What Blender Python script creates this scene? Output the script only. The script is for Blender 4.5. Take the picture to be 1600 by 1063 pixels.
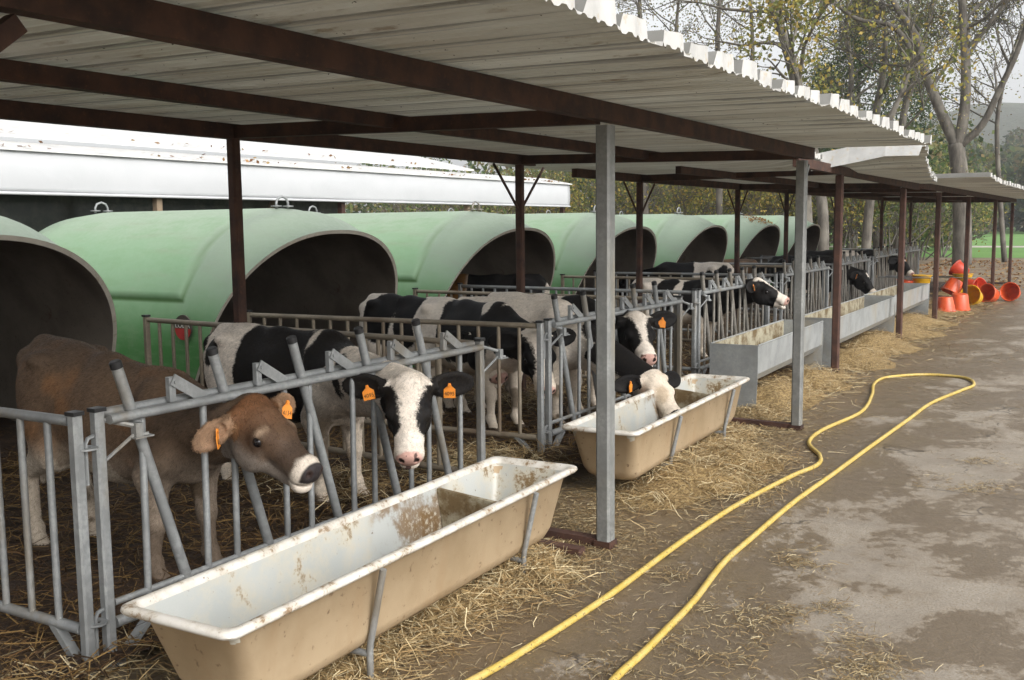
import bpy, math, random
import numpy as np
from mathutils import Vector, Matrix
random.seed(7); RNG = np.random.default_rng(7)
for _o in list(bpy.data.objects): bpy.data.objects.remove(_o)
SC = bpy.context.scene; COL = SC.collection
V = Vector; R = math.radians
# ------------------------------------------------------------------ camera, world, sun, exposure
CAM_H = 1.8; FPX = 1580.0; YAW, PITCH, ROLL = R(31.6), R(6.4), R(0.6)
_fw = V((-math.sin(YAW)*math.cos(PITCH), math.cos(YAW)*math.cos(PITCH), -math.sin(PITCH)))
_r0 = V((math.cos(YAW), math.sin(YAW), 0)); _u0 = _r0.cross(_fw)
_rt = _r0*math.cos(ROLL) - _u0*math.sin(ROLL); _up = _u0*math.cos(ROLL) + _r0*math.sin(ROLL)
cam = bpy.data.cameras.new('camera'); camo = bpy.data.objects.new('camera', cam); COL.objects.link(camo)
cam.sensor_width = 36; cam.lens = 36*FPX/1600; cam.clip_start = 0.05; cam.clip_end = 3000
_m = Matrix((( _rt.x, _up.x, -_fw.x, 0), (_rt.y, _up.y, -_fw.y, 0), (_rt.z, _up.z, -_fw.z, CAM_H), (0, 0, 0, 1)))
camo.matrix_world = _m
SC.camera = camo
def at(px, py, ax, val):
    """world point where the sight line through photo pixel (px,py) meets the plane axis=val"""
    d = _fw + _rt*(px-800)/FPX - _up*(py-531.5)/FPX
    o = V((0, 0, CAM_H)); t = (val-o[ax])/d[ax]
    return o + d*t
SUN_EL, SUN_AZ = R(36), R(108)      # azimuth from +Y towards +X
w = bpy.data.worlds.new('World'); SC.world = w; w.use_nodes = True
nt = w.node_tree; bg = nt.nodes['Background']
sk = nt.nodes.new('ShaderNodeTexSky'); sk.sky_type = 'NISHITA'; sk.sun_disc = False
sk.sun_elevation = SUN_EL; sk.sun_rotation = SUN_AZ; sk.air_density = 1.0; sk.dust_density = 4.0; sk.ozone_density = 1.0
hs = nt.nodes.new('ShaderNodeHueSaturation'); hs.inputs['Saturation'].default_value = 0.10
nt.links.new(sk.outputs[0], hs.inputs['Color']); nt.links.new(hs.outputs[0], bg.inputs['Color'])
bg.inputs['Strength'].default_value = 0.15
sl = bpy.data.lights.new('sun', 'SUN'); sl.energy = 1.0; sl.angle = R(45); sl.color = (1, .96, .9)
so = bpy.data.objects.new('sun', sl); COL.objects.link(so)
_sd = V((math.sin(SUN_AZ)*math.cos(SUN_EL), math.cos(SUN_AZ)*math.cos(SUN_EL), math.sin(SUN_EL)))
so.rotation_euler = _sd.to_track_quat('Z', 'Y').to_euler(); so.location = (0, 0, 30)
vs = SC.view_settings; vs.view_transform = 'Standard'; vs.look = 'None'; vs.gamma = 1; vs.exposure = 0.95; vs.use_curve_mapping = False
SC.cycles.max_bounces = 7; SC.cycles.diffuse_bounces = 4; SC.cycles.transparent_max_bounces = 8

# ------------------------------------------------------------------ materials
class NT:
    def __init__(s, name):
        s.m = bpy.data.materials.new(name); s.m.use_nodes = True; s.t = s.m.node_tree
        s.b = s.t.nodes['Principled BSDF']; s._co = None
    def n(s, ty, **kw):
        x = s.t.nodes.new(ty)
        for k, v in kw.items(): setattr(x, k, v)
        return x
    def l(s, a, b): s.t.links.new(a, b)
    @property
    def co(s):
        if s._co is None: s._co = s.n('ShaderNodeTexCoord').outputs['Object']
        return s._co
    def geo(s): return s.n('ShaderNodeNewGeometry').outputs['Position']
    def mapped(s, src, scale):
        x = s.n('ShaderNodeMapping'); x.inputs['Scale'].default_value = scale; s.l(src, x.inputs['Vector']); return x.outputs[0]
    def noise(s, sc, src=None, det=4, rough=.6, dist=0):
        x = s.n('ShaderNodeTexNoise'); x.inputs['Scale'].default_value = sc; x.inputs['Detail'].default_value = det
        x.inputs['Roughness'].default_value = rough; x.inputs['Distortion'].default_value = dist
        s.l(src if src is not None else s.co, x.inputs['Vector']); return x.outputs['Fac']
    def ramp(s, f, a, b, va=0.0, vb=1.0):
        x = s.n('ShaderNodeMapRange', interpolation_type='SMOOTHSTEP'); s.l(f, x.inputs[0])
        for i, q in ((1, a), (2, b), (3, va), (4, vb)): x.inputs[i].default_value = q
        return x.outputs[0]
    def math(s, op, a, b=None):
        x = s.n('ShaderNodeMath', operation=op)
        for i, q in ((0, a), (1, b)):
            if q is None: continue
            if isinstance(q, (int, float)): x.inputs[i].default_value = q
            else: s.l(q, x.inputs[i])
        return x.outputs[0]
    def mix(s, f, a, b):
        x = s.n('ShaderNodeMix', data_type='RGBA')
        if isinstance(f, (int, float)): x.inputs[0].default_value = f
        else: s.l(f, x.inputs[0])
        for i, q in ((6, a), (7, b)):
            if isinstance(q, tuple): x.inputs[i].default_value = q if len(q) == 4 else (*q, 1)
            else: s.l(q, x.inputs[i])
        return x.outputs[2]
    def attr(s, name, out='Color'):
        x = s.n('ShaderNodeAttribute'); x.attribute_name = name; return x.outputs[out]
    def xyz(s, src):
        x = s.n('ShaderNodeSeparateXYZ'); s.l(src, x.inputs[0]); return x.outputs
    def done(s, col=None, rough=.6, bump=None, bs=.3, bd=.01, metal=0, spec=.5):
        if col is not None:
            if isinstance(col, tuple): s.b.inputs['Base Color'].default_value = (*col[:3], 1)
            else: s.l(col, s.b.inputs['Base Color'])
        if isinstance(rough, (int, float)): s.b.inputs['Roughness'].default_value = rough
        else: s.l(rough, s.b.inputs['Roughness'])
        s.b.inputs['Metallic'].default_value = metal; s.b.inputs['Specular IOR Level'].default_value = spec
        if bump is not None:
            x = s.n('ShaderNodeBump'); x.inputs['Strength'].default_value = bs; x.inputs['Distance'].default_value = bd
            s.l(bump, x.inputs['Height']); s.l(x.outputs[0], s.b.inputs['Normal'])
        return s.m
M = {}
def simple(name, col, rough=.6, metal=0, var=.25, sc=6, spec=.5, col2=None, sc2=30, bs=.1):
    t = NT(name); n1 = t.noise(sc); n2 = t.noise(sc2)
    dark = tuple(c*(1-var) for c in col); lite = tuple(min(1, c*(1+var*.6)) for c in col)
    c = t.mix(t.ramp(n1, .3, .7), dark, lite)
    if col2: c = t.mix(t.ramp(n2, .55, .72), c, col2)
    M[name] = t.done(c, t.ramp(n2, .2, .8, max(.05, rough-.12), min(1, rough+.12)), n2, bs, .003, metal, spec); return M[name]
# galvanised steel: dull spangle, dirt towards the joints
def galv(name, c1, c2, dirt, rough=.5):
    t = NT(name); g = t.geo()
    n1 = t.noise(5, g); n2 = t.noise(45, g, 3); n3 = t.noise(2.2, t.mapped(g, (1, 1, .35)), 5)
    c = t.mix(t.ramp(n2, .35, .65), c1, c2); c = t.mix(t.ramp(n1, .35, .75), c, tuple(x*.8 for x in c1))
    c = t.mix(t.ramp(n3, .52, .68, 0, .8), c, dirt)
    M[name] = t.done(c, t.ramp(n2, .2, .8, rough-.1, rough+.15), n2, .12, .002, .35)
galv('galvanised', (.25, .26, .262), (.325, .336, .334), (.21, .175, .125))
galv('galvanised_post', (.205, .21, .204), (.275, .28, .268), (.27, .24, .18), .55)
galv('trough_steel', (.32, .335, .335), (.38, .395, .39), (.33, .30, .24), .5)
galv('dirty_bar', (.20, .185, .16), (.28, .265, .235), (.13, .10, .065), .6)
galv('dull_rail', (.26, .22, .165), (.33, .28, .21), (.17, .12, .08), .6)
# rusty steel
t = NT('rust'); g = t.geo(); n1 = t.noise(7, g, 5); n2 = t.noise(40, g, 4)
c = t.mix(t.ramp(n1, .3, .7), (.026, .013, .010), (.072, .032, .019)); c = t.mix(t.ramp(n2, .55, .8), c, (.10, .043, .023))
M['rust'] = t.done(c, .8, n2, .3, .003, .1)
t = NT('rust_light'); g = t.geo(); n1 = t.noise(6, g, 5); n2 = t.noise(40, g, 4)
c = t.mix(t.ramp(n1, .3, .7), (.045, .022, .016), (.085, .039, .026)); c = t.mix(t.ramp(n2, .6, .8), c, (.15, .075, .045))
M['rust_light'] = t.done(c, .8, n2, .3, .003, .1)
simple('black_cap', (.015, .015, .016), .5)
# corrugated roofing, outside white, inside stained
def translucent(t, c, k):
    tr = t.n('ShaderNodeBsdfTranslucent'); t.l(c, tr.inputs['Color']); mx = t.n('ShaderNodeMixShader'); mx.inputs[0].default_value = k
    t.l(t.b.outputs[0], mx.inputs[1]); t.l(tr.outputs[0], mx.inputs[2]); t.l(mx.outputs[0], t.t.nodes['Material Output'].inputs['Surface'])
t = NT('roof_outside'); n1 = t.noise(3); n2 = t.noise(18, None, 5)
c = t.mix(t.ramp(n1, .3, .75), (.36, .353, .33), (.46, .455, .435)); c = t.mix(t.ramp(n2, .6, .75, 0, .6), c, (.25, .21, .15))
M['roof_outside'] = t.done(c, .5); translucent(t, c, .50)
simple('roof_edge', (.47, .465, .445), .5, 0, .15, 4, .4, (.42, .37, .29), 25)
t = NT('roof_inside'); g = t.geo()
s1 = t.noise(1.0, t.mapped(g, (.25, 5, 1)), 4, .6); s2 = t.noise(1.0, t.mapped(g, (.7, 22, 1)), 4, .6); s3 = t.noise(.9, g, 4); s4 = t.noise(42, t.mapped(g, (.7, 1, 1)), 2); s5 = t.noise(9, t.mapped(g, (.35, 1.6, 1)), 5, .7); s6 = t.noise(1.7, g, 4)
c = t.mix(t.ramp(s1, .3, .7), (.56, .555, .485), (.76, .765, .70)); c = t.mix(t.ramp(s2, .50, .72, 0, .55), c, (.42, .375, .285))
c = t.mix(t.ramp(s3, .42, .68, 0, .45), c, (.47, .42, .33)); c = t.mix(t.math('MULTIPLY', t.ramp(s5, .55, .68), t.ramp(s6, .45, .62, .1, .8)), c, (.24, .175, .105)); c = t.mix(t.ramp(s4, .70, .75), c, (.06, .042, .027))
M['roof_inside'] = t.done(c, t.ramp(s1, .2, .8, .28, .42), None); translucent(t, c, .42)
# green polyester of the hutches (deeper green below, paler above, dark green along the moulded step)
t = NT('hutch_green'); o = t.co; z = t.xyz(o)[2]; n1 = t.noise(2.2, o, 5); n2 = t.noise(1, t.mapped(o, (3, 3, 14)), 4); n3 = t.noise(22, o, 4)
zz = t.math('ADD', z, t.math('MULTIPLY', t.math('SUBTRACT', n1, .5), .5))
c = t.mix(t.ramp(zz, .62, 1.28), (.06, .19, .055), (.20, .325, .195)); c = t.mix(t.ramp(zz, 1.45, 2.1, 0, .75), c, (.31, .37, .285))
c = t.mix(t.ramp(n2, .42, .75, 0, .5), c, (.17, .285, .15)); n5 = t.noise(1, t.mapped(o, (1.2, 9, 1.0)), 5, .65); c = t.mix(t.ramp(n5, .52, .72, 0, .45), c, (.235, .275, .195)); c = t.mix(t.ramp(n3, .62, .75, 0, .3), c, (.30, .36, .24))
c = t.mix(t.math('MULTIPLY', t.ramp(t.math('ADD', t.xyz(o)[0], t.math('MULTIPLY', n1, .3)), -.42, -.22), t.ramp(zz, .9, 1.5, 0, .62)), c, (.22, .255, .215)); c = t.mix(t.attr('step_line', 'Fac'), c, (.045, .105, .022))
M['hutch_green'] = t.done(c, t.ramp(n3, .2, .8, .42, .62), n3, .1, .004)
t = NT('hutch_inside'); n1 = t.noise(2.5, None, 5); n2 = t.noise(70, None, 2); n3 = t.noise(9, None, 5); z = t.xyz(t.co)[2]
c = t.mix(t.ramp(n1, .3, .7), (.135, .112, .09), (.20, .172, .14)); c = t.mix(t.ramp(n3, .62, .74, 0, .7), c, (.10, .06, .03)); c = t.mix(t.ramp(n2, .66, .74), c, (.03, .025, .02))
M['hutch_inside'] = t.done(c, .75, n2, .15, .003)
simple('hutch_rim', (.44, .41, .35), .55, 0, .15, 5, .4, (.33, .29, .22), 14)
# troughs
t = NT('trough_outside'); n1 = t.noise(3.5, None, 5); n2 = t.noise(26, None, 4); n3 = t.noise(1, t.mapped(t.co, (9, 9, 2)), 4); z = t.xyz(t.co)[2]
c = t.mix(t.ramp(n1, .3, .7), (.345, .255, .155), (.42, .32, .205)); c = t.mix(t.ramp(n3, .5, .75, 0, .55), c, (.36, .25, .145)); c = t.mix(t.ramp(n2, .62, .72, 0, .85), c, (.15, .09, .05))
c = t.mix(t.ramp(t.math('ADD', z, t.math('MULTIPLY', n1, .2)), .32, .2, 0, .55), c, (.30, .20, .11))
M['trough_outside'] = t.done(c, .5, n2, .1, .003)
t = NT('trough_inside'); n1 = t.noise(3.2, None, 5, .7); n2 = t.noise(30, None, 5, .7); n3 = t.noise(2, None, 2)
dirt = t.math('MULTIPLY', t.ramp(n1, .53, .62), t.ramp(n2, .44, .56)); dirt2 = t.ramp(n2, .66, .72)
c = t.mix(t.ramp(n3, .3, .7), (.345, .36, .35), (.42, .43, .41)); c = t.mix(t.ramp(n1, .42, .62, 0, .6), c, (.50, .44, .32)); c = t.mix(dirt, c, (.19, .125, .06)); c = t.mix(dirt2, c, (.10, .06, .03))
oy = t.xyz(t.co); sm_ = t.math('MULTIPLY', t.math('MULTIPLY', t.ramp(t.math('ADD', oy[1], t.math('MULTIPLY', n1, .3)), .18, .34), t.ramp(t.math('ADD', oy[1], t.math('MULTIPLY', n1, .3)), .92, .78)), t.math('MULTIPLY', t.ramp(n1, .40, .52), t.ramp(n2, .34, .5))); c = t.mix(t.math('MULTIPLY', sm_, .85), c, (.15, .09, .04)); lowz = t.ramp(t.math('ADD', oy[2], t.math('MULTIPLY', n1, .12)), .27, .20, 0, .5); c = t.mix(lowz, c, (.36, .33, .26))
M['trough_inside'] = t.done(c, .35, n2, .1, .003)
t = NT('trough_rim'); n1 = t.noise(8, None, 5, .7); n2 = t.noise(38, None, 5, .7)
c = t.mix(t.ramp(n1, .35, .7), (.60, .575, .53), (.44, .40, .33)); c = t.mix(t.math('MULTIPLY', t.ramp(n1, .50, .62), t.ramp(n2, .45, .58)), c, (.22, .145, .08)); c = t.mix(t.ramp(n2, .63, .7), c, (.13, .08, .04))
M['trough_rim'] = t.done(c, .5, n2, .3, .004)
t = NT('manger_grime'); n1 = t.noise(5, None, 5, .7); n2 = t.noise(40, None, 4)
c = t.mix(t.ramp(n1, .4, .62), (.36, .33, .24), (.13, .085, .035)); c = t.mix(t.ramp(n2, .6, .7), c, (.08, .05, .02)); M['manger_grime'] = t.done(c, .8, n2, .4, .006)
# yard concrete: dry slabs, wet stains, manure film beside the pens
t = NT('concrete'); g = t.geo(); X, Y, Z = t.xyz(g)
nA = t.noise(1.25, t.mapped(g, (1, .7, 1)), 10, .68, .35); nB = t.noise(2.3, g, 8, .65); nC = t.noise(14, g, 6, .7); nD = t.noise(90, g, 3, .7); nE = t.noise(.28, g, 3)
dry = t.mix(t.ramp(nB, .3, .7), (.220, .188, .148), (.315, .280, .232)); dry = t.mix(t.ramp(nD, .4, .75), dry, (.19, .155, .118))
wet = t.mix(t.ramp(nC, .3, .7), (.080, .059, .038), (.118, .091, .062))
side = t.ramp(X, -2.7, -1.0, .17, 0)
wf = t.ramp(t.math('ADD', t.math('ADD', nA, side), t.math('MULTIPLY', t.math('SUBTRACT', nC, .5), .34)), .495, .535)
c = t.mix(wf, dry, wet)
edge = t.ramp(t.math('ADD', t.math('ADD', nA, side), t.math('MULTIPLY', t.math('SUBTRACT', nC, .5), .2)), .43, .52, 0, .42); c = t.mix(edge, c, (.19, .145, .095))
mud = t.ramp(t.math('ADD', X, t.math('MULTIPLY', t.math('SUBTRACT', nB, .5), 2.0)), -1.75, -2.75); c = t.mix(t.math('MULTIPLY', mud, t.ramp(nC, .25, .6, .55, .95)), c, (.145, .100, .055))
nF = t.noise(38, g, 5, .75); c = t.mix(t.ramp(nF, .58, .70, 0, .55), c, (.085, .062, .042)); c = t.mix(t.math('MULTIPLY', t.ramp(nD, .56, .66), t.ramp(nB, .42, .58)), c, (.215, .155, .08)); tr_ = t.noise(1, t.mapped(g, (3.2, .12, 1)), 4, .6); c = t.mix(t.ramp(tr_, .55, .72, 0, .3), c, (.12, .095, .07))
c = t.mix(t.ramp(nE, .5, .7, 0, .25), c, (.21, .17, .13))
vo = t.n('ShaderNodeTexVoronoi', feature='DISTANCE_TO_EDGE'); vo.inputs['Scale'].default_value = .42; wv_ = t.n('ShaderNodeVectorMath', operation='ADD'); nz_ = t.n('ShaderNodeTexNoise'); nz_.inputs['Scale'].default_value = 2.5; nz_.inputs['Detail'].default_value = 5; t.l(g, nz_.inputs['Vector']); sc_ = t.n('ShaderNodeVectorMath', operation='SCALE'); sc_.inputs['Scale'].default_value = .5; t.l(nz_.outputs['Color'], sc_.inputs[0]); t.l(g, wv_.inputs[0]); t.l(sc_.outputs[0], wv_.inputs[1]); t.l(wv_.outputs[0], vo.inputs['Vector']); crk = t.math('MULTIPLY', t.ramp(vo.outputs['Distance'], .0065, .002), t.ramp(nB, .48, .6)); c = t.mix(t.math('MULTIPLY', crk, .8), c, (.045, .035, .025))
br = t.n('ShaderNodeTexBrick'); br.inputs['Scale'].default_value = 1; br.inputs['Mortar Size'].default_value = .006; br.inputs['Brick Width'].default_value = 4.2; br.inputs['Row Height'].default_value = 3.6; br.offset = 0
t.l(t.mapped(g, (1, 1, 0)), br.inputs['Vector']); c = t.mix(t.math('MULTIPLY', br.outputs['Fac'], .7), c, (.06, .045, .03))
rg = t.math('SUBTRACT', .82, t.math('MULTIPLY', wf, t.ramp(nB, .35, .65, .2, .5)))
M['concrete'] = t.done(c, rg, t.math('ADD', t.math('MULTIPLY', nC, 1.0), t.math('MULTIPLY', nD, .5)), .55, .014)
t = NT('earth'); g = t.geo(); n1 = t.noise(.8, g, 6); n2 = t.noise(12, g, 5, .7)
c = t.mix(t.ramp(n1, .3, .7), (.13, .095, .06), (.21, .165, .11)); c = t.mix(t.ramp(n2, .52, .7), c, (.27, .20, .12)); M['earth'] = t.done(c, .95, n2, .5, .03)
t = NT('meadow'); g = t.geo(); n1 = t.noise(.15, g, 5); n2 = t.noise(4, g, 5)
c = t.mix(t.ramp(n1, .3, .7), (.085, .20, .035), (.13, .26, .055)); c = t.mix(t.ramp(n2, .5, .8, 0, .5), c, (.12, .20, .05)); M['meadow'] = t.done(c, .9, n2, .4, .05)
simple('pale_track', (.45, .42, .36), .9, 0, .2, .5)
t = NT('hillside'); g = t.geo(); n1 = t.noise(.04, g, 6); n2 = t.noise(.3, g, 5)
c = t.mix(t.ramp(n1, .3, .7), (.055, .065, .048), (.09, .097, .065)); c = t.mix(t.ramp(n2, .45, .7), c, (.085, .088, .062)); M['hillside'] = t.done(c, .95, n2, .6, 2)
t = NT('bedding'); g = t.geo(); n1 = t.noise(2.2, g, 6, .7); n2 = t.noise(22, g, 6, .75)
c = t.mix(t.ramp(n1, .3, .7), (.022, .012, .007), (.060, .031, .015)); c = t.mix(t.ramp(n2, .5, .72), c, (.14, .078, .030)); M['bedding'] = t.done(c, .85, n2, .8, .03)
# straw, leaves: colour carried per strand
def percolor(name, rough=.7, transl=0, spec=.3):
    t = NT(name); c = t.attr('Col'); n = t.noise(60); c = t.mix(t.ramp(n, .2, .8, 0, .3), c, (.05, .035, .015)) if not transl else c
    m = t.done(c, rough, None, spec=spec)
    if transl:
        tr = t.n('ShaderNodeBsdfTranslucent'); t.l(c, tr.inputs['Color']); mx = t.n('ShaderNodeMixShader'); mx.inputs[0].default_value = transl
        out = t.t.nodes['Material Output']; t.l(t.b.outputs[0], mx.inputs[1]); t.l(tr.outputs[0], mx.inputs[2]); t.l(mx.outputs[0], out.inputs['Surface'])
    M[name] = m
percolor('straw'); percolor('leaf', .6, .45); percolor('fur', .75, .0, .12)
t = NT('bark'); g = t.geo(); n1 = t.noise(1, t.mapped(g, (6, 6, 1.4)), 6, .7); n2 = t.noise(1.2, g, 4)
c = t.mix(t.ramp(n1, .3, .7), (.055, .048, .040), (.15, .135, .112)); c = t.mix(t.ramp(n2, .45, .65, 0, .6), c, (.20, .185, .155)); M['bark'] = t.done(c, .9, n1, .6, .03)
# hose, buckets
t = NT('hose_yellow'); n1 = t.noise(9, None, 4); n2 = t.noise(55, None, 5, .7)
c = t.mix(t.ramp(n1, .3, .7), (.46, .325, .065), (.54, .40, .12)); c = t.mix(t.ramp(n2, .57, .66), c, (.10, .075, .04)); c = t.mix(t.ramp(n1, .5, .72, 0, .65), c, (.42, .31, .11)); M['hose_yellow'] = t.done(c, .5, n2, .15, .002)
simple('bucket_orange', (.62, .085, .022), .4, 0, .2, 5, .5, (.55, .12, .05), 20)
simple('bucket_yellow', (.66, .37, .012), .4, 0, .2, 5, .5, (.6, .35, .05), 20)
simple('bucket_red', (.62, .06, .025), .4, 0, .2, 5)
# white tarpaulin building
t = NT('tarpaulin'); o = t.geo(); n1 = t.noise(1, t.mapped(o, (.5, 1.1, 1.6)), 4, .5, 1.2); n2 = t.noise(4, o, 5)
c = t.mix(t.ramp(n2, .3, .7), (.45, .457, .47), (.465, .47, .483)); M['tarpaulin'] = t.done(c, .7, n1, .14, .04, 0, .2)
simple('white_panel', (.56, .56, .55), .45, 0, .12, 3, .5, (.5, .46, .4), 9)
t = NT('dark_glass'); n1 = t.noise(1.4, None, 6, .7); c = t.mix(t.ramp(n1, .4, .65), (.018, .022, .02), (.075, .075, .06)); M['dark_glass'] = t.done(c, .18)
simple('old_wood', (.20, .15, .10), .85, 0, .3, 3)
simple('dark_green_paint', (.012, .035, .025), .5)
# animals
t = NT('coat'); base = t.attr('Col'); pat = t.attr('patch', 'Fac'); o = t.co
nf = t.noise(1, t.mapped(o, (34, 60, 60)), 3, .6); nb = t.noise(150, o, 2); nl = t.noise(7, o, 4)
base2 = t.mix(t.ramp(nf, .25, .75, 0, .34), base, t.mix(.62, base, (.05, .034, .022))); base2 = t.mix(t.ramp(nl, .5, .75, 0, .22), base2, t.mix(.5, base2, (.16, .11, .06)))
blk = t.ramp(t.math('ADD', pat, t.math('MULTIPLY', t.math('SUBTRACT', nf, .5), .045)), -.012, .012)
c = t.mix(blk, base2, t.mix(t.ramp(nl, .4, .7), (.0065, .006, .0065), (.013, .011, .010)))
m_ = t.done(c, .62, t.math('ADD', nf, t.math('MULTIPLY', nb, .4)), .4, .006, 0, .16)
M['coat'] = m_
t = NT('eye'); M['eye'] = t.done((.008, .006, .006), .06)
simple('tag_orange', (.80, .27, .035), .45, 0, .1, 20); simple('tag_ink', (.02, .015, .012), .6)
simple('badge_red', (.38, .03, .03), .5, 0, .2, 9); simple('badge_dark', (.06, .045, .04), .5); simple('badge_white', (.6, .58, .55), .5)

# ------------------------------------------------------------------ mesh helpers
def tag(o, label=None, cat=None, group=None, kind=None):
    if label: o['label'] = label
    if cat: o['category'] = cat
    if group: o['group'] = group
    if kind: o['kind'] = kind
    return o
def empty(name, loc=(0, 0, 0), rz=0, label=None, cat=None, group=None):
    o = bpy.data.objects.new(name, None); COL.objects.link(o); o.location = loc; o.rotation_euler = (0, 0, rz); o.empty_display_size = .1
    return tag(o, label, cat, group)
def link_mesh(name, me, mats, parent=None, loc=None):
    o = bpy.data.objects.new(name, me); COL.objects.link(o)
    for m in mats: me.materials.append(M[m])
    if parent is not None: o.parent = parent
    if loc is not None: o.location = loc
    return o
class MB:
    def __init__(s): s.v = []; s.f = []; s.mi = []
    def add(s, vs, fs, mi=0):
        b = len(s.v); s.v += [tuple(p) for p in vs]
        for f in fs: s.f.append(tuple(i+b for i in f)); s.mi.append(mi)
        return s
    def box(s, c, d, rz=0, mi=0, mat=None, bev=0):
        hx, hy, hz = d[0]/2, d[1]/2, d[2]/2
        Mx = mat if mat is not None else Matrix.Rotation(rz, 3, 'Z')
        c = V(c); vs = []
        if bev <= 0:
            for z in (-hz, hz):
                for x, y in ((-hx, -hy), (hx, -hy), (hx, hy), (-hx, hy)): vs.append(c + Mx @ V((x, y, z)))
            return s.add(vs, [(3, 2, 1, 0), (4, 5, 6, 7), (0, 1, 5, 4), (1, 2, 6, 5), (2, 3, 7, 6), (3, 0, 4, 7)], mi)
        b = bev; ring = [(-hx+b, -hy), (hx-b, -hy), (hx, -hy+b), (hx, hy-b), (hx-b, hy), (-hx+b, hy), (-hx, hy-b), (-hx, -hy+b)]
        for z in (-hz, hz):
            for x, y in ring: vs.append(c + Mx @ V((x, y, z)))
        fs = [tuple(range(7, -1, -1)), tuple(range(8, 16))] + [(i, (i+1) % 8, 8+(i+1) % 8, 8+i) for i in range(8)]
        return s.add(vs, fs, mi)
    def tube(s, pts, r, n=8, mi=0, cap=True):
        pts = [V(p) for p in pts]; rs = r if isinstance(r, (list, tuple)) else [r]*len(pts)
        vs = []; fs = []; prev = None
        for i, p in enumerate(pts):
            d = (pts[min(i+1, len(pts)-1)] - pts[max(i-1, 0)])
            if d.length < 1e-9: d = V((0, 0, 1))
            d.normalize()
            if prev is None:
                a = d.cross(V((0, 0, 1)) if abs(d.z) < .9 else V((1, 0, 0))).normalized()
            else:
                a = prev - d*prev.dot(d)
                a = a.normalized() if a.length > 1e-6 else d.orthogonal().normalized()
            prev = a; b = d.cross(a)
            for k in range(n):
                t = 2*math.pi*k/n; vs.append(p + a*(math.cos(t)*rs[i]) + b*(math.sin(t)*rs[i]))
        for i in range(len(pts)-1):
            for k in range(n):
                k2 = (k+1) % n; fs.append((i*n+k, i*n+k2, (i+1)*n+k2, (i+1)*n+k))
        if cap: fs += [tuple(range(n-1, -1, -1)), tuple((len(pts)-1)*n+k for k in range(n))]
        return s.add(vs, fs, mi)
    def lathe(s, prof, n=20, mi=0, mat=None):
        vs = []; fs = []
        for r, z in prof:
            for k in range(n):
                a = 2*math.pi*k/n; p = V((r*math.cos(a), r*math.sin(a), z)); vs.append(mat @ p if mat is not None else p)
        for i in range(len(prof)-1):
            for k in range(n): fs.append((i*n+k, i*n+(k+1) % n, (i+1)*n+(k+1) % n, (i+1)*n+k))
        return s.add(vs, fs, mi)
    def build(s, name, mats, parent=None, smooth=False, loc=None, auto=None):
        me = bpy.data.meshes.new(name); me.from_pydata(s.v, [], s.f)
        if isinstance(mats, str): mats = [mats]
        me.polygons.foreach_set('material_index', s.mi)
        if smooth: me.polygons.foreach_set('use_smooth', [True]*len(s.f))
        me.update()
        if auto: me.set_sharp_from_angle(angle=R(auto))
        return link_mesh(name, me, mats, parent, loc)
def box_ob(name, c, d, mat, parent=None, rz=0, bev=0): return MB().box(c, d, rz, 0, None, bev).build(name, mat, parent)
def tube_ob(name, pts, r, mat, parent=None, n=8): return MB().tube(pts, r, n).build(name, mat, parent, True, auto=50)
def np_mesh(name, verts, quads, mat, cols=None, parent=None, smooth=False, attrs=None):
    me = bpy.data.meshes.new(name); nv, nq = len(verts), len(quads)
    me.vertices.add(nv); me.vertices.foreach_set('co', np.ascontiguousarray(verts, np.float32).ravel())
    me.loops.add(nq*4); me.loops.foreach_set('vertex_index', np.ascontiguousarray(quads, np.int32).ravel())
    me.polygons.add(nq); me.polygons.foreach_set('loop_start', np.arange(0, nq*4, 4, dtype=np.int32))
    if smooth: me.polygons.foreach_set('use_smooth', np.ones(nq, bool))
    me.update(calc_edges=True)
    if cols is not None:
        ca = me.color_attributes.new('Col', 'FLOAT_COLOR', 'POINT')
        ca.data.foreach_set('color', np.concatenate([cols, np.ones((nv, 1))], 1).astype(np.float32).ravel())
    for k, v in (attrs or {}).items():
        a = me.attributes.new(k, 'FLOAT', 'POINT'); a.data.foreach_set('value', np.asarray(v, np.float32))
    me.validate()
    return link_mesh(name, me, [mat], parent)
def children(o): return [c for c in bpy.data.objects if c.parent == o]
def copy_tree(o, parent=None, loc=None):
    c = o.copy(); COL.objects.link(c)
    if parent is not None: c.parent = parent
    if loc is not None: c.location = loc
    for ch in children(o): copy_tree(ch, c)
    return c
def vnoise(P, sc, seed):
    """smooth value noise in numpy, 0..1"""
    P = np.asarray(P)*sc + seed*17.31; I = np.floor(P).astype(np.int64); F = P-I; F = F*F*(3-2*F); out = 0
    for dx in (0, 1):
        for dy in (0, 1):
            for dz in (0, 1):
                h = (I[..., 0]+dx)*374761393 + (I[..., 1]+dy)*668265263 + (I[..., 2]+dz)*2147483647 + seed*144665
                h = (h ^ (h >> 13))*1274126177; h = ((h ^ (h >> 16)) & 0xffffff)/float(0xffffff)
                wx = F[..., 0] if dx else 1-F[..., 0]; wy = F[..., 1] if dy else 1-F[..., 1]; wz = F[..., 2] if dz else 1-F[..., 2]
                out = out + h*wx*wy*wz
    return out
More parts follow.
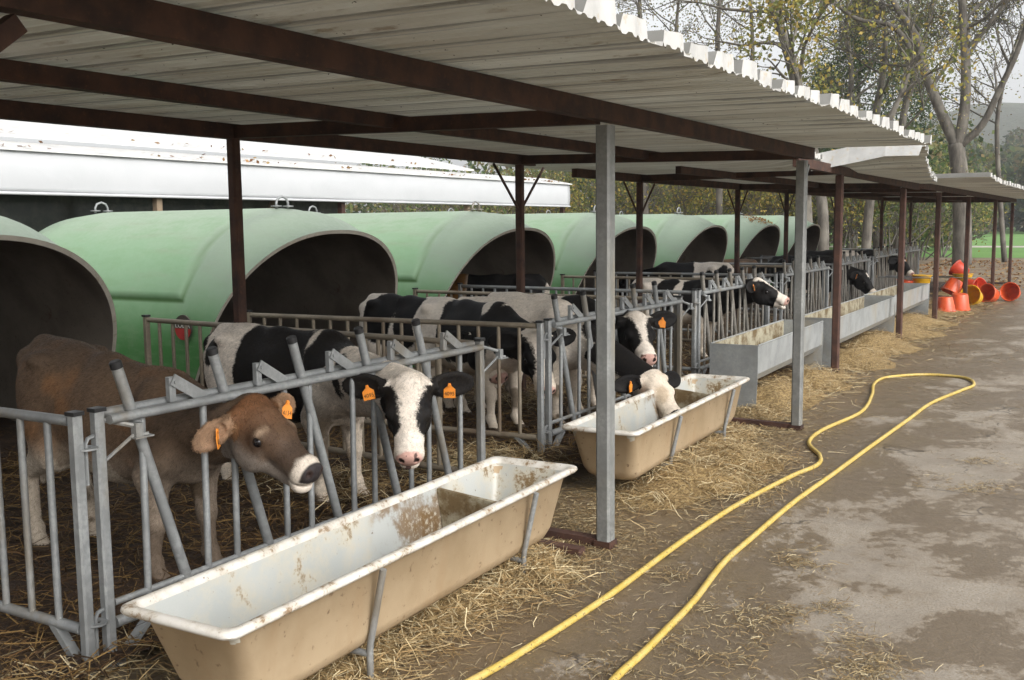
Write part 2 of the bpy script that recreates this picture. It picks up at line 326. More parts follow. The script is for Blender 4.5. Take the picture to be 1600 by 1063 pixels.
# ------------------------------------------------------------------ ground and far land
def sheet(name, x0, x1, y0, y1, z, mat, nx=1, ny=1, zf=None):
    m = MB(); vs = []; fs = []
    for j in range(ny+1):
        for i in range(nx+1):
            x = x0+(x1-x0)*i/nx; y = y0+(y1-y0)*j/ny; vs.append((x, y, z + (zf(x, y) if zf else 0)))
    for j in range(ny):
        for i in range(nx): a = j*(nx+1)+i; fs.append((a, a+1, a+nx+2, a+nx+1))
    m.add(vs, fs); return tag(m.build(name, mat, None, zf is not None), kind='structure')
sheet('ground', -900, 900, -300, 1500, -.012, 'earth')
sheet('concrete_yard', -3.3, 14, -8, 32, 0, 'concrete')
BED = .05
def bedz(x, y):
    return .035*math.sin(x*2.1+1)*math.sin(y*1.7) + .02*math.sin(x*5.3+y*3.1) + .015*math.sin(x*9-y*7)
sheet('pen_bedding', -12.2, -3.42, -3, 32, BED, 'bedding', 60, 200, bedz)
sheet('meadow', -160, 700, 56, 330, -.004, 'meadow')
sheet('far_track', -160, 700, 78, 83, .004, 'pale_track')
def hill(x, y):
    d = math.hypot((x-60)/420, (y-620)/230); return max(0, 1-d*d)*66 + 9*math.sin(x*.02)*math.sin(y*.017) + 5*math.sin(x*.051+y*.03)
sheet('wooded_hill', -360, 560, 335, 900, -10, 'hillside', 120, 60, lambda x, y: hill(x, y)+random.uniform(0, 5.5))

# ------------------------------------------------------------------ straw (stuff)
STRAW_C = np.array([(.42, .305, .15), (.50, .39, .215), (.34, .235, .11), (.27, .175, .077), (.57, .475, .295)])
DARK_C = np.array([(.09, .045, .018), (.15, .080, .030), (.22, .13, .045), (.05, .027, .012), (.30, .185, .065)])
def strands(name, P, L, W, tilt, pal, label=None, seed=0, bright=1.0):
    """P (n,3) mid points, each a bent two-segment ribbon"""
    rng = np.random.default_rng(seed); n = len(P); a = rng.uniform(0, 2*np.pi, n); tl = rng.normal(0, tilt, n)
    d = np.stack([np.cos(a)*np.cos(tl), np.sin(a)*np.cos(tl), np.sin(tl)], 1); L = L*rng.uniform(.4, 1.3, n); W = W*rng.uniform(.6, 1.4, n)
    s = np.stack([-np.sin(a), np.cos(a), np.zeros(n)], 1); ro = rng.uniform(-.8, .8, n)
    s = s*np.cos(ro)[:, None] + np.array([0, 0, 1])*np.sin(ro)[:, None]
    bend = np.stack([rng.normal(0, .10, n)*L, rng.normal(0, .10, n)*L, rng.uniform(0, .10, n)*L], 1)
    p0 = P-d*L[:, None]*.5; p2 = P+d*L[:, None]*.5; p1 = P+bend; h = s*W[:, None]*.5
    vs = np.stack([p0-h, p0+h, p1-h, p1+h, p2-h, p2+h], 1); vs[..., 2] = np.maximum(vs[..., 2], .004)
    b = np.arange(n)[:, None]*6; q = np.concatenate([b+np.array([0, 1, 3, 2]), b+np.array([2, 3, 5, 4])], 0)
    col = pal[rng.integers(0, len(pal), n)]*rng.uniform(.7, 1.25, (n, 1))*bright
    return tag(np_mesh(name, vs.reshape(-1, 3), q, 'straw', np.repeat(col, 6, 0)), label, None, None, 'stuff')
def heap(cx, cy, sx, sy, h, n, rng):
    x = rng.normal(0, 1, n); y = rng.normal(0, 1, n); r2 = x*x+y*y; hz = h*np.exp(-r2*.7)
    return np.stack([cx+x*sx, cy+y*sy, .006+hz*rng.uniform(.15, 1.0, n)], 1)
def mound_mesh(name, spots):
    m = MB()
    for (cx, cy, sx, sy, h) in spots:
        vs = []; fs = []; N = 18; K = 8
        for k in range(K+1):
            r = 1.75*k/K
            for i in range(N):
                a = 2*math.pi*i/N; w_ = 1+.15*math.sin(3*a+cx*7)+.1*math.sin(5*a+cy*3)
                vs.append((cx+sx*r*w_*math.cos(a), cy+sy*r*w_*math.sin(a), -.012+h*.72*math.exp(-r*r*.9)+random.uniform(0, .012)*(k < K)))
        for k in range(K):
            for i in range(N): fs.append((k*N+i, k*N+(i+1) % N, (k+1)*N+(i+1) % N, (k+1)*N+i))
        m.add(vs, fs)
    return m
rng = np.random.default_rng(3)
HEAPS = [(-2.72, 4.35, .20, .22, .20), (-2.75, 3.75, .16, .35, .14), (-2.80, 3.0, .18, .4, .12), (-2.62, 6.55, .26, .42, .20), (-2.6, 7.2, .26, .35, .17), (-2.95, 7.9, .2, .4, .14),
         (-3.15, 10.3, .30, .6, .22), (-3.1, 11.5, .28, .5, .20), (-3.0, 9.2, .2, .3, .08), (-3.15, 13.6, .34, .7, .22), (-3.2, 15.3, .34, .8, .26), (-3.35, 17.3, .4, .8, .26), (-3.4, 19.0, .4, .8, .26), (-3.5, 21.5, .45, 1.0, .16), (-3.6, 24, .5, 1.2, .12), (-3.7, 27, .5, 1.2, .12)]
mm = mound_mesh('straw_heaps', HEAPS)
t = NT('straw_mass'); g = t.geo(); n1 = t.noise(1, t.mapped(g, (60, 25, 30)), 5, .7); n2 = t.noise(5, g, 3)
c = t.mix(t.ramp(n1, .35, .65), (.12, .072, .026), (.36, .255, .11)); c = t.mix(t.ramp(n2, .5, .7, 0, .5), c, (.20, .125, .04)); M['straw_mass'] = t.done(c, .9, n1, .8, .02)
tag(mm.build('straw_mounds', 'straw_mass', None, True), 'low golden straw mounds under the feed troughs', None, None, 'stuff')
P = np.concatenate([heap(cx, cy, sx, sy, h, int(2600 if cy < 9 else 1300), rng) for cx, cy, sx, sy, h in HEAPS])
strands('loose_straw', P, .16, .0034, .30, STRAW_C, 'loose golden straw heaped under the feed troughs', 1)
# finer trodden litter along the trough line and scattered wisps over the yard
n = 42000; x = -2.75+rng.normal(0, .34, n); y = rng.uniform(1.8, 9.5, n); k = (x < -1.7) & (x > -3.3); den = vnoise(np.stack([x, y, 0*x], 1), 1.6, 3)+.55*vnoise(np.stack([x, y, 0*x], 1), 5, 4); k &= den > rng.uniform(.35, 1.05, n)
P = np.stack([x, y, rng.uniform(.004, .02, n)], 1)[k]; strands('trodden_straw', P, .05, .0024, .15, STRAW_C, 'short trodden straw on the concrete beside the troughs', 2, .72)
n = 3500; x = -3.1+rng.normal(0, .30, n); y = rng.uniform(9.3, 26, n); k = x > -3.9
strands('far_straw', np.stack([x, y, rng.uniform(.004, .03, n)], 1)[k], .2, .006, .15, STRAW_C, 'straw along the far troughs', 8, .85)
WISPS = [(-1.75, 3.95, .16, .35), (-1.60, 3.6, .20, .30), (-1.35, 4.35, .15, .2), (-1.15, 4.6, .10, .12), (-.95, 4.15, .08, .22), (-.80, 4.0, .08, .15), (-1.45, 5.3, .1, .1), (-.9, 7.4, .16, .16), (-1.05, 8.2, .14, .12), (-1.2, 3.9, .35, .25), (-2.05, 5.9, .15, .5), (-2.3, 8.6, .25, .6), (-1.9, 4.6, .1, .25), (-2.3, 12, .3, .8), (-1.8, 15, .4, 1)]
P = []; 
for cx, cy, sx, sy in WISPS:
    nn = 800; q = np.stack([cx+rng.normal(0, sx, nn), cy+rng.normal(0, sy, nn), rng.uniform(.004, .022, nn)], 1); dd = vnoise(q*np.array([1, 1, 0]), 6, 9); P.append(q[dd > rng.uniform(.3, .85, nn)])
strands('straw_wisps', np.concatenate(P), .05, .0026, .18, STRAW_C, 'thin wisps of straw scattered across the concrete yard', 5, .75)
n = 5200; x = rng.uniform(-2.8, 1.5, n); y = rng.uniform(2.5, 14, n); den = vnoise(np.stack([x, y, 0*x], 1), 1.1, 12)
k = den > rng.uniform(.35, 1.0, n); strands('straw_specks', np.stack([x, y, np.full(n, .005)], 1)[k], .04, .0025, .04, STRAW_C*.6, 'short straw specks on the concrete', 6, .8)
# bedding strands in the pens
n = 30000; x = rng.uniform(-7.3, -3.3, n); y = 2.0+rng.beta(1, 1.6, n)*15; P = np.stack([x, y, BED+.02+rng.uniform(-.01, .05, n)], 1)
strands('bedding_straw', P, .19, .005, .25, DARK_C, 'dark soiled straw bedding inside the calf pens', 7, .8)
n = 3200; cs = [(-5.0, 8.6, .5, .4), (-5.3, 12.4, .9, .7), (-4.6, 10.0, .5, .5), (-4.9, 16.5, .8, 1), (-4.0, 6.0, .25, .3), (-3.85, 5.9, .2, .3), (-4.5, 5.0, .5, .3)]
P = np.concatenate([np.stack([cx+rng.normal(0, sx, n//4), cy+rng.normal(0, sy, n//4), BED+.03+rng.uniform(0, .08, n//4)], 1) for cx, cy, sx, sy in cs])
strands('clean_straw', P, .2, .005, .3, STRAW_C, 'cleaner yellow straw strewn in the pens', 11, .85)
n = 2600; x = -3.35+rng.normal(0, .30, n); y = 1.7+rng.normal(0, .45, n)
strands('gate_straw', np.stack([x, y, .02+rng.uniform(0, .08, n)], 1), .16, .0042, .3, STRAW_C, 'loose straw on the ground outside the near gate', 12, .95)

# ------------------------------------------------------------------ open shelters
def roof_sheet(parent, x0, x1, y0, y1, zf, pitch=.292):
    def top(y):        # box ribs of the upper skin
        q = (y-y0) % pitch
        for (a, ha), (b, hb) in (((0, .002), (.030, .066)), ((.030, .066), (.215, .078)), ((.215, .078), (.226, .002)), ((.226, .002), (pitch, .002))):
            if a <= q <= b: return ha+(hb-ha)*(q-a)/(b-a)
        return .012
    def bot(y): q = ((y-y0) % .073)/.073; return .011*min(1, max(0, abs(q-.5)*5-.75))
    ys = set()
    k = 0
    while y0+k*pitch < y1:
        for a in (0.0005, .030, .215, .226): ys.add(round(y0+k*pitch+a, 5))
        k += 1
    k = 0
    while y0+k*.073 < y1:
        for a in (0, .011, .0256, .0474, .062): ys.add(round(y0+k*.073+a, 5))
        k += 1
    ys = sorted(y for y in ys if y <= y1)
    us = [i/8 for i in range(9)]
    m = MB(); vt = []; vb = []
    for y in ys:
        jit = .014*math.sin(int((y-y0)/pitch)*2.3)+.006*math.sin(y*37)
        xe = x0(y) if callable(x0) else x0
        for i, u_ in enumerate(us):
            x = xe+(x1-xe)*u_; zz = zf(x, y); jj = jit if i == 0 else 0
            sag = .018*math.sin(int((y-y0)/pitch)*5.1) if i == 0 else 0
            vt.append((x+jj, y, zz+top(y)+sag*.5)); vb.append((x+jj, y, zz+bot(y)))
    nx = len(us); nv = len(vt); ft = []; fb = []; fe = []
    for j in range(len(ys)-1):
        for i in range(nx-1):
            a = j*nx+i; ft.append((a, a+nx, a+nx+1, a+1)); fb.append((a+nv, a+1+nv, a+nx+1+nv, a+nx+nv))
        fe.append((j*nx, j*nx+nv, (j+1)*nx+nv, (j+1)*nx)); e = j*nx+nx-1; fe.append((e, e+nx, e+nx+nv, e+nv))
    l = (len(ys)-1)*nx
    for i in range(nx-1): fb.append((i, i+1, i+1+nv, i+nv)); fb.append((l+i, l+i+nv, l+i+1+nv, l+i+1))
    m.v += vt+vb
    for f in ft: m.f.append(f); m.mi.append(0)
    for f in fe: m.f.append(f); m.mi.append(2)
    for f in fb: m.f.append(f); m.mi.append(1)
    o = m.build('roof_sheet', ['roof_outside', 'roof_inside', 'roof_edge'], parent)
    # fix normals: top faces must look up
    me = o.data; flip = [p.index for p in me.polygons if (p.material_index == 0 and p.normal.z < -.2) or (p.material_index == 1 and p.normal.z > .2)]
    if flip:
        import bmesh
        bmm = bmesh.new(); bmm.from_mesh(me); bmm.faces.ensure_lookup_table(); bmesh.ops.reverse_faces(bmm, faces=[bmm.faces[i] for i in flip]); bmm.to_mesh(me); bmm.free()
    return o
def post(parent, x, y, z, mat, w_=.08, lean=(0, 0)):
    m = MB(); b = w_/2; c = .012
    ring = [(-b+c, -b), (b-c, -b), (b, -b+c), (b, b-c), (b-c, b), (-b+c, b), (-b, b-c), (-b, -b+c)]
    vs = [(x+px, y+py, 0) for px, py in ring]+[(x+px+lean[0], y+py+lean[1], z) for px, py in ring]
    m.add(vs, [tuple(range(7, -1, -1)), tuple(range(8, 16))]+[(i, (i+1) % 8, 8+(i+1) % 8, 8+i) for i in range(8)])
    return m.build('post', mat, parent)
def beam(name, parent, p, q, w_, h, mat='rust'):
    """bottom-centre line p->q"""
    p, q = V(p), V(q); d = q-p; L = d.length; d.normalize(); s = d.cross(V((0, 0, 1))).normalized(); u = s.cross(d)
    return MB().box((p+q)/2+u*h/2, (L, w_, h), 0, 0, Matrix((d, -s, u)).transposed(), .006).build(name, mat, parent)
def shelter(label, y0, y1, posts, xf, xr, eave, back, zf, mats, xm=None, yb=None):
    root = empty('open_shelter', (0, 0, 0), 0, label, 'shelter', 'open shelters over the calf pens')
    roof_sheet(root, eave, back, y0, y1, zf)
    zb = lambda x, y: zf(x, y)-.002
    xm = xm if xm is not None else (xf+xr)/2
    hh = {xf: .098, xm: .08, xr: .10}
    for x in (xf, xm, xr):
        h = hh[x]; beam('beam', root, (x, (yb or y0)+.12, zb(x, posts[0])-h), (x, y1-.12, zb(x, posts[-1])-h), .07, h)
    for i, y in enumerate(posts):
        fm, rm = mats[i]
        post(root, xf, y, zb(xf, y)-.12, fm, .085); post(root, xr, y, zb(xr, y)-.10, rm, .075)
        box_ob('foot', (xf, y, .022), (.098, .098, .044), 'rust', root)
        beam('crossbeam', root, (xf-.045, y, zb(xf, y)-.11), (xr+.04, y, zb(xr, y)-.095), .07, .085)
        for dx in ((0.0,) if i % 2 == 0 else (0.0, -.22)):
            beam('sill', root, (xf-.03, y+dx-.0, .001), (xf-1.25, y+dx, .004), .07, .05, 'rust_light')
        z1 = zb(xr, y)-.11
        if i != 1 or y > 9: tube_ob('brace', [(xr, y-.04, z1-.42), (xr, y-.48, z1)], .014, 'rust', root, 6)
        if i != 1 or y > 9: tube_ob('brace', [(xr, y+.04, z1-.42), (xr, y+.48, z1)], .014, 'rust', root, 6)
    return root
z1 = lambda x, y: 2.442+(-1.5-x)*.020-.006*math.sin(y*1.7)
GP, RU = 'galvanised_post', 'rust'
s1 = shelter('nearest rusty steel shelter with wide corrugated sheet roof and galvanised front posts', -1.5, 9.15, [1.2, 4.98, 8.76], -2.46, -5.28, -1.5, -5.75, z1, [(GP, RU)]*3, -3.9)
beam('brace', s1, (-2.50, 8.80, 2.0), (-2.50, 9.1, 2.3), .03, .03, 'galvanised_post')
beam('brace', s1, (-2.46, 1.26, 2.02), (-2.46, 1.62, 2.31), .05, .05)
def z2(x, y):
    lift = max(0, (13.1-max(y, 11.9))/1.2)*.22 if y < 13.1 and x > -3.6 else 0
    return 2.40+(-2-x)*.018+lift*max(0, min(1, (x+3.6)/1.2))
s2 = shelter('middle rusty shelter whose near roof sheet is bent upwards', 9.45, 17.5, [12.35, 16.22], -3.02, -5.6, lambda y: -3.08 if y < 11.88 else -2.0-.135*(y-11.9), -6.1, z2, [('rust_light', RU)]*3, None, 10.4)
m = MB(); xs = [-2.0-.20*i for i in range(7)]; vs = []; fs = []
for i, x in enumerate(xs):
    z = z2(x, 11.9); b = .0 if i else -.05
    vs += [(x, 11.86, z+.095), (x+b, 11.78-.02*math.sin(i*1.3), z-.10), (x, 11.868, z+.095), (x+b, 11.79-.02*math.sin(i*1.3), z-.10)]
for i in range(len(xs)-1):
    a = i*4; fs += [(a, a+4, a+5, a+1), (a+2, a+3, a+7, a+6), (a+1, a+5, a+7, a+3), (a, a+2, a+6, a+4)]
m.add(vs, fs); m.build('verge_flashing', 'roof_edge', s2)
z3 = lambda x, y: 2.44+(-2-x)*.012+(.06*max(0, (19.0-y)/1.2) if y < 19 else 0)
s3 = shelter('farthest rusty shelter of the row with orange buckets beneath', 17.75, 33.2, [19.64, 23.45, 28.3, 32.4], -3.05, -5.8, -2.0, -6.2, z3, [('rust_light', RU)]*4)
box_ob('verge_flashing', (-2.75, 17.72, 2.54), (1.5, .02, .07), 'roof_outside', s3)

# ------------------------------------------------------------------ calf hutches
def hutch_mesh():
    W_, H_, HM = 1.40, 1.985, 1.785
    def prof(t, w_, h):       # t 0..1 from one foot over the arch to the other
        leg = min(.62, h*.38); tl = .18
        if t < tl: return (-w_*(1-.015*(t/tl)), leg*t/tl)
        if t > 1-tl: return (w_*(1-.015*((1-t)/tl)), leg*(1-t)/tl)
        a = math.pi*(t-tl)/(1-2*tl); e = .88
        cx = math.cos(a); sx = math.sin(a)
        return (-w_*.985*math.copysign(abs(cx)**e, cx), leg+(h-leg)*abs(sx)**e)
    N = 72
    st = [0, .02, .06, .12, .2, .28, .34, .37, .40, .43, .46, .49, .52, .56, .62, .75, .95, 1.3, 1.8, 2.4, 3.0, 3.4, 3.6, 3.75, 3.87, 3.96, 4.03, 4.08, 4.1]
    def surf(s, t, off=0):
        k = min(1, s/.42); k = k*k*(3-2*k); h = HM+(H_-HM)*k; w_ = W_
        if s > 3.2:
            q = min(1, (s-3.2)/.9); f = math.sqrt(max(0, 1-q*q*.995)); h = h*(.25+.75*f); w_ = w_*(.45+.55*f)
        y, z = prof(t, w_-off, h-off)
        tilt = .80*(z/HM-.55)*max(0, 1-s/.80)
        # moulded step
        g = (s-(.42+.10*(z/2)))
        e1 = min(1, max(0, g/.05)); e2 = min(1, max(0, (z-1.13)/.05)); b = min(e1, e2) if s < 3.6 else 0
        bulge = .032*b*(1 if off == 0 else 0); mz = z-.7
        nn = math.hypot(y, mz*1.2)+1e-6; y2 = y+bulge*y/nn; z2_ = z+bulge*max(0, mz)*1.2/nn
        step_line = 0
        if off == 0 and s < 3.7:
            if e1 > .2: step_line = max(step_line, 1-abs(z-1.135)/.028)
            if e2 > .2: step_line = max(step_line, (1-abs(g-.012)/.024)*.75*max(0, min(1, (1.95-z)*2.5)))
        return (-s+tilt, y2, z2_), max(0, step_line)
    # extra profile samples around the step height
    ts = sorted(set([i/N for i in range(N+1)]+[v for base in (.262, .738) for v in [base+d for d in np.linspace(-.022, .022, 12)]]))
    vs = []; step_line = []; f = []; mi = []
    n = len(ts)
    for s in st:
        for t in ts: p, q = surf(s, t); vs.append(p); step_line.append(q)
    nO = len(vs)
    for s in st:
        for t in ts: p, q = surf(s, t, .036); vs.append((p[0]-(.0 if s < 4 else -.04), p[1], p[2])); step_line.append(0)
    for j in range(len(st)-1):
        for i in range(n-1):
            a = j*n+i; f.append((a, a+1, a+n+1, a+n)); mi.append(0); f.append((a+nO, a+n+nO, a+n+1+nO, a+1+nO)); mi.append(1)
    for i in range(n-1): f.append((i, i+nO, i+1+nO, i+1)); mi.append(2)
    l = (len(st)-1)*n; f.append(tuple(l+i for i in range(n))); mi.append(0); f.append(tuple(l+nO+i for i in range(n-1, -1, -1))); mi.append(1)
    me = bpy.data.meshes.new('hutch_shell'); me.from_pydata(vs, [], f); me.polygons.foreach_set('material_index', mi); me.polygons.foreach_set('use_smooth', [True]*len(f)); me.update()
    me.set_sharp_from_angle(angle=R(40))
    a = me.attributes.new('step_line', 'FLOAT', 'POINT'); a.data.foreach_set('value', step_line)
    for k in ('hutch_green', 'hutch_inside', 'hutch_rim'): me.materials.append(M[k])
    return me
HM_ = hutch_mesh()
def eye_mesh():
    m = MB(); m.tube([(0, -.085, -.03), (0, -.085, .03), (0, -.06, .075), (0, 0, .095), (0, .06, .075), (0, .085, .03), (0, .085, -.03)], .013, 7)
    m.box((0, -.085, -.005), (.09, .07, .015)); m.box((0, .085, -.005), (.09, .07, .015)); return m
hroot = empty('calf_hutch', (0, 0, 0), 0, None, 'hutch', 'green calf hutches in a row')
sh = bpy.data.objects.new('shell', HM_); COL.objects.link(sh); sh.parent = hroot
e1 = eye_mesh().build('lifting_eye', 'galvanised', hroot, True); e1.location = (-.42, 0, 2.04)
e2 = eye_mesh().build('lifting_eye', 'galvanised', hroot, True); e2.location = (-3.35, 0, 2.04)
HY = [4.1, 7.85, 11.52, 15.15, 18.75, 22.35, 25.95]
HL = ['leftmost hutch, cut by the photo edge, with grey open mouth behind the brown calf',
      'large green hutch bearing a round red badge, behind the white-faced calf',
      'green hutch with a black and brown calf resting in its mouth',
      'green hutch directly behind the tall galvanised shelter post',
      'green hutch behind the black and white calf seen from the rear',
      'green hutch with leaves on its hood, behind an orange-brown calf',
      'last small green hutch at the far end of the row']
HUT = []
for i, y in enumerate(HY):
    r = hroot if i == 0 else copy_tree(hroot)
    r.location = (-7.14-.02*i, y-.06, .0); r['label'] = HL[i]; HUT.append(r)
# round badge on the second hutch
bd = MB(); Mx = Matrix.Rotation(R(90), 4, 'X')
bd.lathe([(0, .012), (.115, .012), (.118, 0), (0, 0)], 32, 0, Mx); b_ = bd.build('badge', 'badge_dark', HUT[1]); b_.location = (-.36, -1.40, .90)
rd = MB(); ang = [math.pi+math.pi*i/18 for i in range(19)]; rd.add([(.108*math.cos(a), -.0155, .108*math.sin(a)-.012) for a in ang], [tuple(range(19))]); rd.build('red_half', 'badge_red', b_)
def text(name, body, size, mat, parent, loc, rot, ext=.0008):
    c = bpy.data.curves.new(name, 'FONT'); c.body = body; c.size = size; c.align_x = 'CENTER'; c.align_y = 'CENTER'; c.extrude = ext; c.resolution_u = 3
    tmp = bpy.data.objects.new('tmp', c); COL.objects.link(tmp); dg = bpy.context.evaluated_depsgraph_get(); me = bpy.data.meshes.new_from_object(tmp.evaluated_get(dg)); bpy.data.objects.remove(tmp); bpy.data.curves.remove(c)
    me.materials.clear(); o = bpy.data.objects.new(name, me); COL.objects.link(o); me.materials.append(M[mat]); o.parent = parent; o.location = loc; o.rotation_euler = rot; return o
tx = text('badge_text', 'LODA', .078, 'badge_white', b_, (0, -.017, .018), (R(90), 0, 0)); tx.scale = (.95, 1, 1)
# fallen leaves on the sixth hutch hood
rng = np.random.default_rng(21)
def leaf_quads(P, size, rng, pal, flat=0.0):
    n = len(P); a = rng.normal(0, 1, (n, 3)); a[:, 2] *= (1-flat); a /= np.linalg.norm(a, axis=1, keepdims=True)+1e-9
    b = rng.normal(0, 1, (n, 3)); b[:, 2] *= (1-flat); b -= a*np.sum(a*b, 1, keepdims=True); b /= np.linalg.norm(b, axis=1, keepdims=True)+1e-9
    s = (size*rng.uniform(.6, 1.4, n))[:, None]
    vs = np.stack([P-a*s*.5, P-b*s*.32+a*s*.05, P+a*s*.5, P+b*s*.32+a*s*.05], 1)
    return vs.reshape(-1, 3), np.arange(n*4).reshape(n, 4), np.repeat(pal[rng.integers(0, len(pal), n)]*rng.uniform(.65, 1.3, (n, 1)), 4, 0)
BROWN_L = np.array([(.24, .12, .05), (.32, .18, .07), (.17, .08, .035), (.36, .24, .10)])

# ------------------------------------------------------------------ white tarpaulin building behind
XB = -12.6
bl = empty('tarpaulin_building', (XB, 0, 0), 0, 'long white building with tarpaulin curtain behind the hutches', 'building')
Y0, Y1 = -6, 23.4
m = MB(); vs = []; fs = []; N = 150
for j in range(N+1):
    y = Y0+(Y1-Y0)*j/N
    for k in range(9):
        u = k/8; bx = .03*math.sin(u*math.pi)+.006*math.sin(y*2.3+u*3)*u+.003*math.sin(y*5.1-u*5); vs.append((bx, y, 2.88-.57*u+(.015*math.sin(y*1.1) if k == 8 else 0)))
for j in range(N):
    for k in range(8): a = j*9+k; fs.append((a, a+1, a+10, a+9))
m.add(vs, fs); cu = m.build('curtain', 'tarpaulin', bl, True); mod = cu.modifiers.new('thick', 'SOLIDIFY'); mod.thickness = .006
tube_ob('curtain_hem', [(.02, Y0, 2.305), (.02, Y1, 2.305)], .022, 'tarpaulin', bl)
m = MB(); m.add([(.06, Y0, 2.885), (.06, Y1+.05, 2.885), (-.75, Y1+.05, 3.05), (-.75, Y0, 3.05), (.06, Y0, 2.86), (.06, Y1+.05, 2.86), (-.75, Y1+.05, 3.02), (-.75, Y0, 3.02)], [(0, 1, 2, 3), (7, 6, 5, 4), (0, 4, 5, 1), (1, 5, 6, 2)]); m.build('gutter_roof', 'white_panel', bl)
m = MB(); m.add([(-.70, Y0, 3.14), (-.70, 20, 3.14), (-7, 20, 4.6), (-7, Y0, 4.6), (-.70, Y0, 3.10), (-.70, 20, 3.10), (-7, 20, 4.56), (-7, Y0, 4.56)], [(0, 1, 2, 3), (7, 6, 5, 4), (0, 4, 5, 1), (1, 5, 6, 2)]); m.build('main_roof', 'white_panel', bl)
box_ob('dark_wall', (-1.2, 4.9, 1.3), (.05, 21.8, 2.9), 'dark_glass', bl)
for i, y in enumerate((-3, 1.5, 6, 10.4, 14.6, 18.8, 23.2)): box_ob('wall_post', (-.1, y, 1.42), (.1, .1, 2.83), 'old_wood' if i % 2 else 'rust', bl)
for y in (7.4, 12.6): beam('strut', bl, (-.5, y, 1.2), (-.5, y+1.0, 2.8), .07, .07, 'old_wood')
n = 900; lx = np.where(rng.random(n) < .5, rng.normal(-.78, .10, n), rng.normal(-.05, .05, n)); ly = rng.uniform(-4, 23, n); k = vnoise(np.stack([lx*0, ly, lx*0], 1), 1.1, 5) > rng.uniform(.42, .8, n)
P = np.stack([XB+lx, ly, np.where(lx < -.70, 3.16-(lx+.70)*.23, 2.90-(lx-.06)*.2)+rng.uniform(0, .02, n)], 1)[k]
vs, q, c = leaf_quads(P, .075, rng, BROWN_L, .75); tag(np_mesh('leaf_litter', vs, q, 'leaf', c), 'dry brown leaves lying on the white roof edges', None, None, 'stuff')
P = np.stack([rng.normal(-7.20, .10, 160), rng.normal(22.2, .25, 160), 0*np.zeros(160)], 1); P[:, 2] = 1.89+(-7.2-P[:, 0])*.4-.12*np.abs(P[:, 1]-22.35)**2+rng.uniform(.01, .03, 160)
vs, q, c = leaf_quads(P, .06, rng, BROWN_L*1.3, .4); tag(np_mesh('hood_leaves', vs, q, 'leaf', c), 'yellow-brown leaves lying on the hood of a far hutch', None, None, 'stuff')
# ------------------------------------------------------------------ pens: feed fences and partition gates
FX = [-3.52, -3.82, -4.10, -4.40, -4.62, -4.85, -5.05]
FY = [2.535, 6.74, 10.62, 14.72, 18.8, 22.9, 27.0]
FLEN = [2.795, 2.72, 2.62, 2.8, 2.8, 2.8, 2.8]
def hinge(parent, x, y, z):
    m = MB(); m.lathe([(.022, -.004), (.048, -.004), (.048, .004), (.022, .004), (.022, -.004)], 16, 0, Matrix.Translation((x, y, z)))
    m.tube([(x, y+.075, z+.028), (x, y+.045, z+.045), (x, y+.012, z+.038), (x, y, z+.015), (x, y, z-.15)], .0085, 7); return m.build('hinge_pin', 'galvanised', parent, True, auto=50)
def feed_fence(L, bm='galvanised'):
    r = empty('feed_fence', (0, 0, 0), 0, None, 'fence', 'feed fences along the front of the pens')
    for y in (0, L):
        p = MB().box((0, y, .545), (.047, .045, 1.07), bev=.008).build('post', 'galvanised', r)
        box_ob('post_cap', (0, y, 1.088), (.05, .055, .016), 'black_cap', p)
    tube_ob('top_rail', [(.034, .031, 1.045), (.034, L-.031, 1.045)], .021, 'galvanised', r, 10)
    tube_ob('top_rail', [(-.034, .031, 1.062), (-.034, L-.031, 1.062)], .021, 'galvanised', r, 10)
    tube_ob('bottom_rail', [(0, .031, .19), (0, L-.031, .19)], .024, 'galvanised', r, 10)
    tube_ob('bottom_rail', [(0, .031, .275), (0, L-.031, .275)], .015, 'galvanised', r, 8)
    per = (L-.26)/5
    for k in range(5):
        y = .10+per*k
        d = tube_ob('locking_bar', [(0, y, 1.26), (0, y+.325, .215)], .0235, bm, r, 10)
        ax = V((0, -.325, 1.045)).normalized(); q = ax.to_track_quat('Z', 'Y').to_matrix().to_4x4(); Mt = Matrix.Translation((0, y, 1.26)) @ q
        MB().lathe([(0, .014), (.020, .014), (.0255, .008), (.0255, -.018), (.023, -.018)], 12, 0, Mt).build('bar_cap', 'black_cap', d, True, auto=40)
        tube_ob('bar', [(0, y+.112, 1.03), (0, y+.10, .19)], .0155, bm, r)
        tube_ob('bar', [(0, y+per-.065, 1.03), (0, y+per-.075, .19)], .0155, bm, r)
        m = MB(); m.box((.0, y+.27, 1.118), (.036, .034, .105), bev=.006)
        p, q_ = V((.022, y+.275, 1.155)), V((.022, y+.42, 1.066)); dd = (q_-p); LL = dd.length; dd.normalize(); s = V((1, 0, 0)); u = s.cross(dd)
        m.box((p+q_)/2, (LL+.03, .008, .052), 0, 0, Matrix((dd, s, u)).transposed()); m.tube([(.0, y+.275, 1.15), (.032, y+.275, 1.15)], .009, 7)
        m.build('bar_stop', 'galvanised', r)
    for y, s in ((.03, 1), (L-.03, -1)):
        beam('corner_brace', r, (0, y+s*.0, .0), (0, y+s*.20, .17), .05, .02, 'galvanised')
    for y, s in ((.03, 1), (L-.03, -1) if False else (L+.03, 1)):
        m = MB(); m.tube([(.0, y, 1.04), (.05, y+.10, 1.005)], .011, 7); m.box((.055, y+.115, .985), (.045, .035, .06), bev=.006); m.tube([(.075, y+.155, .965), (.05, y+.10, .965), (.0, y, .875)], .008, 7); m.box((.06, y+.13, .955), (.05, .09, .006)); m.build('latch', 'galvanised', r, auto=40)
    return r
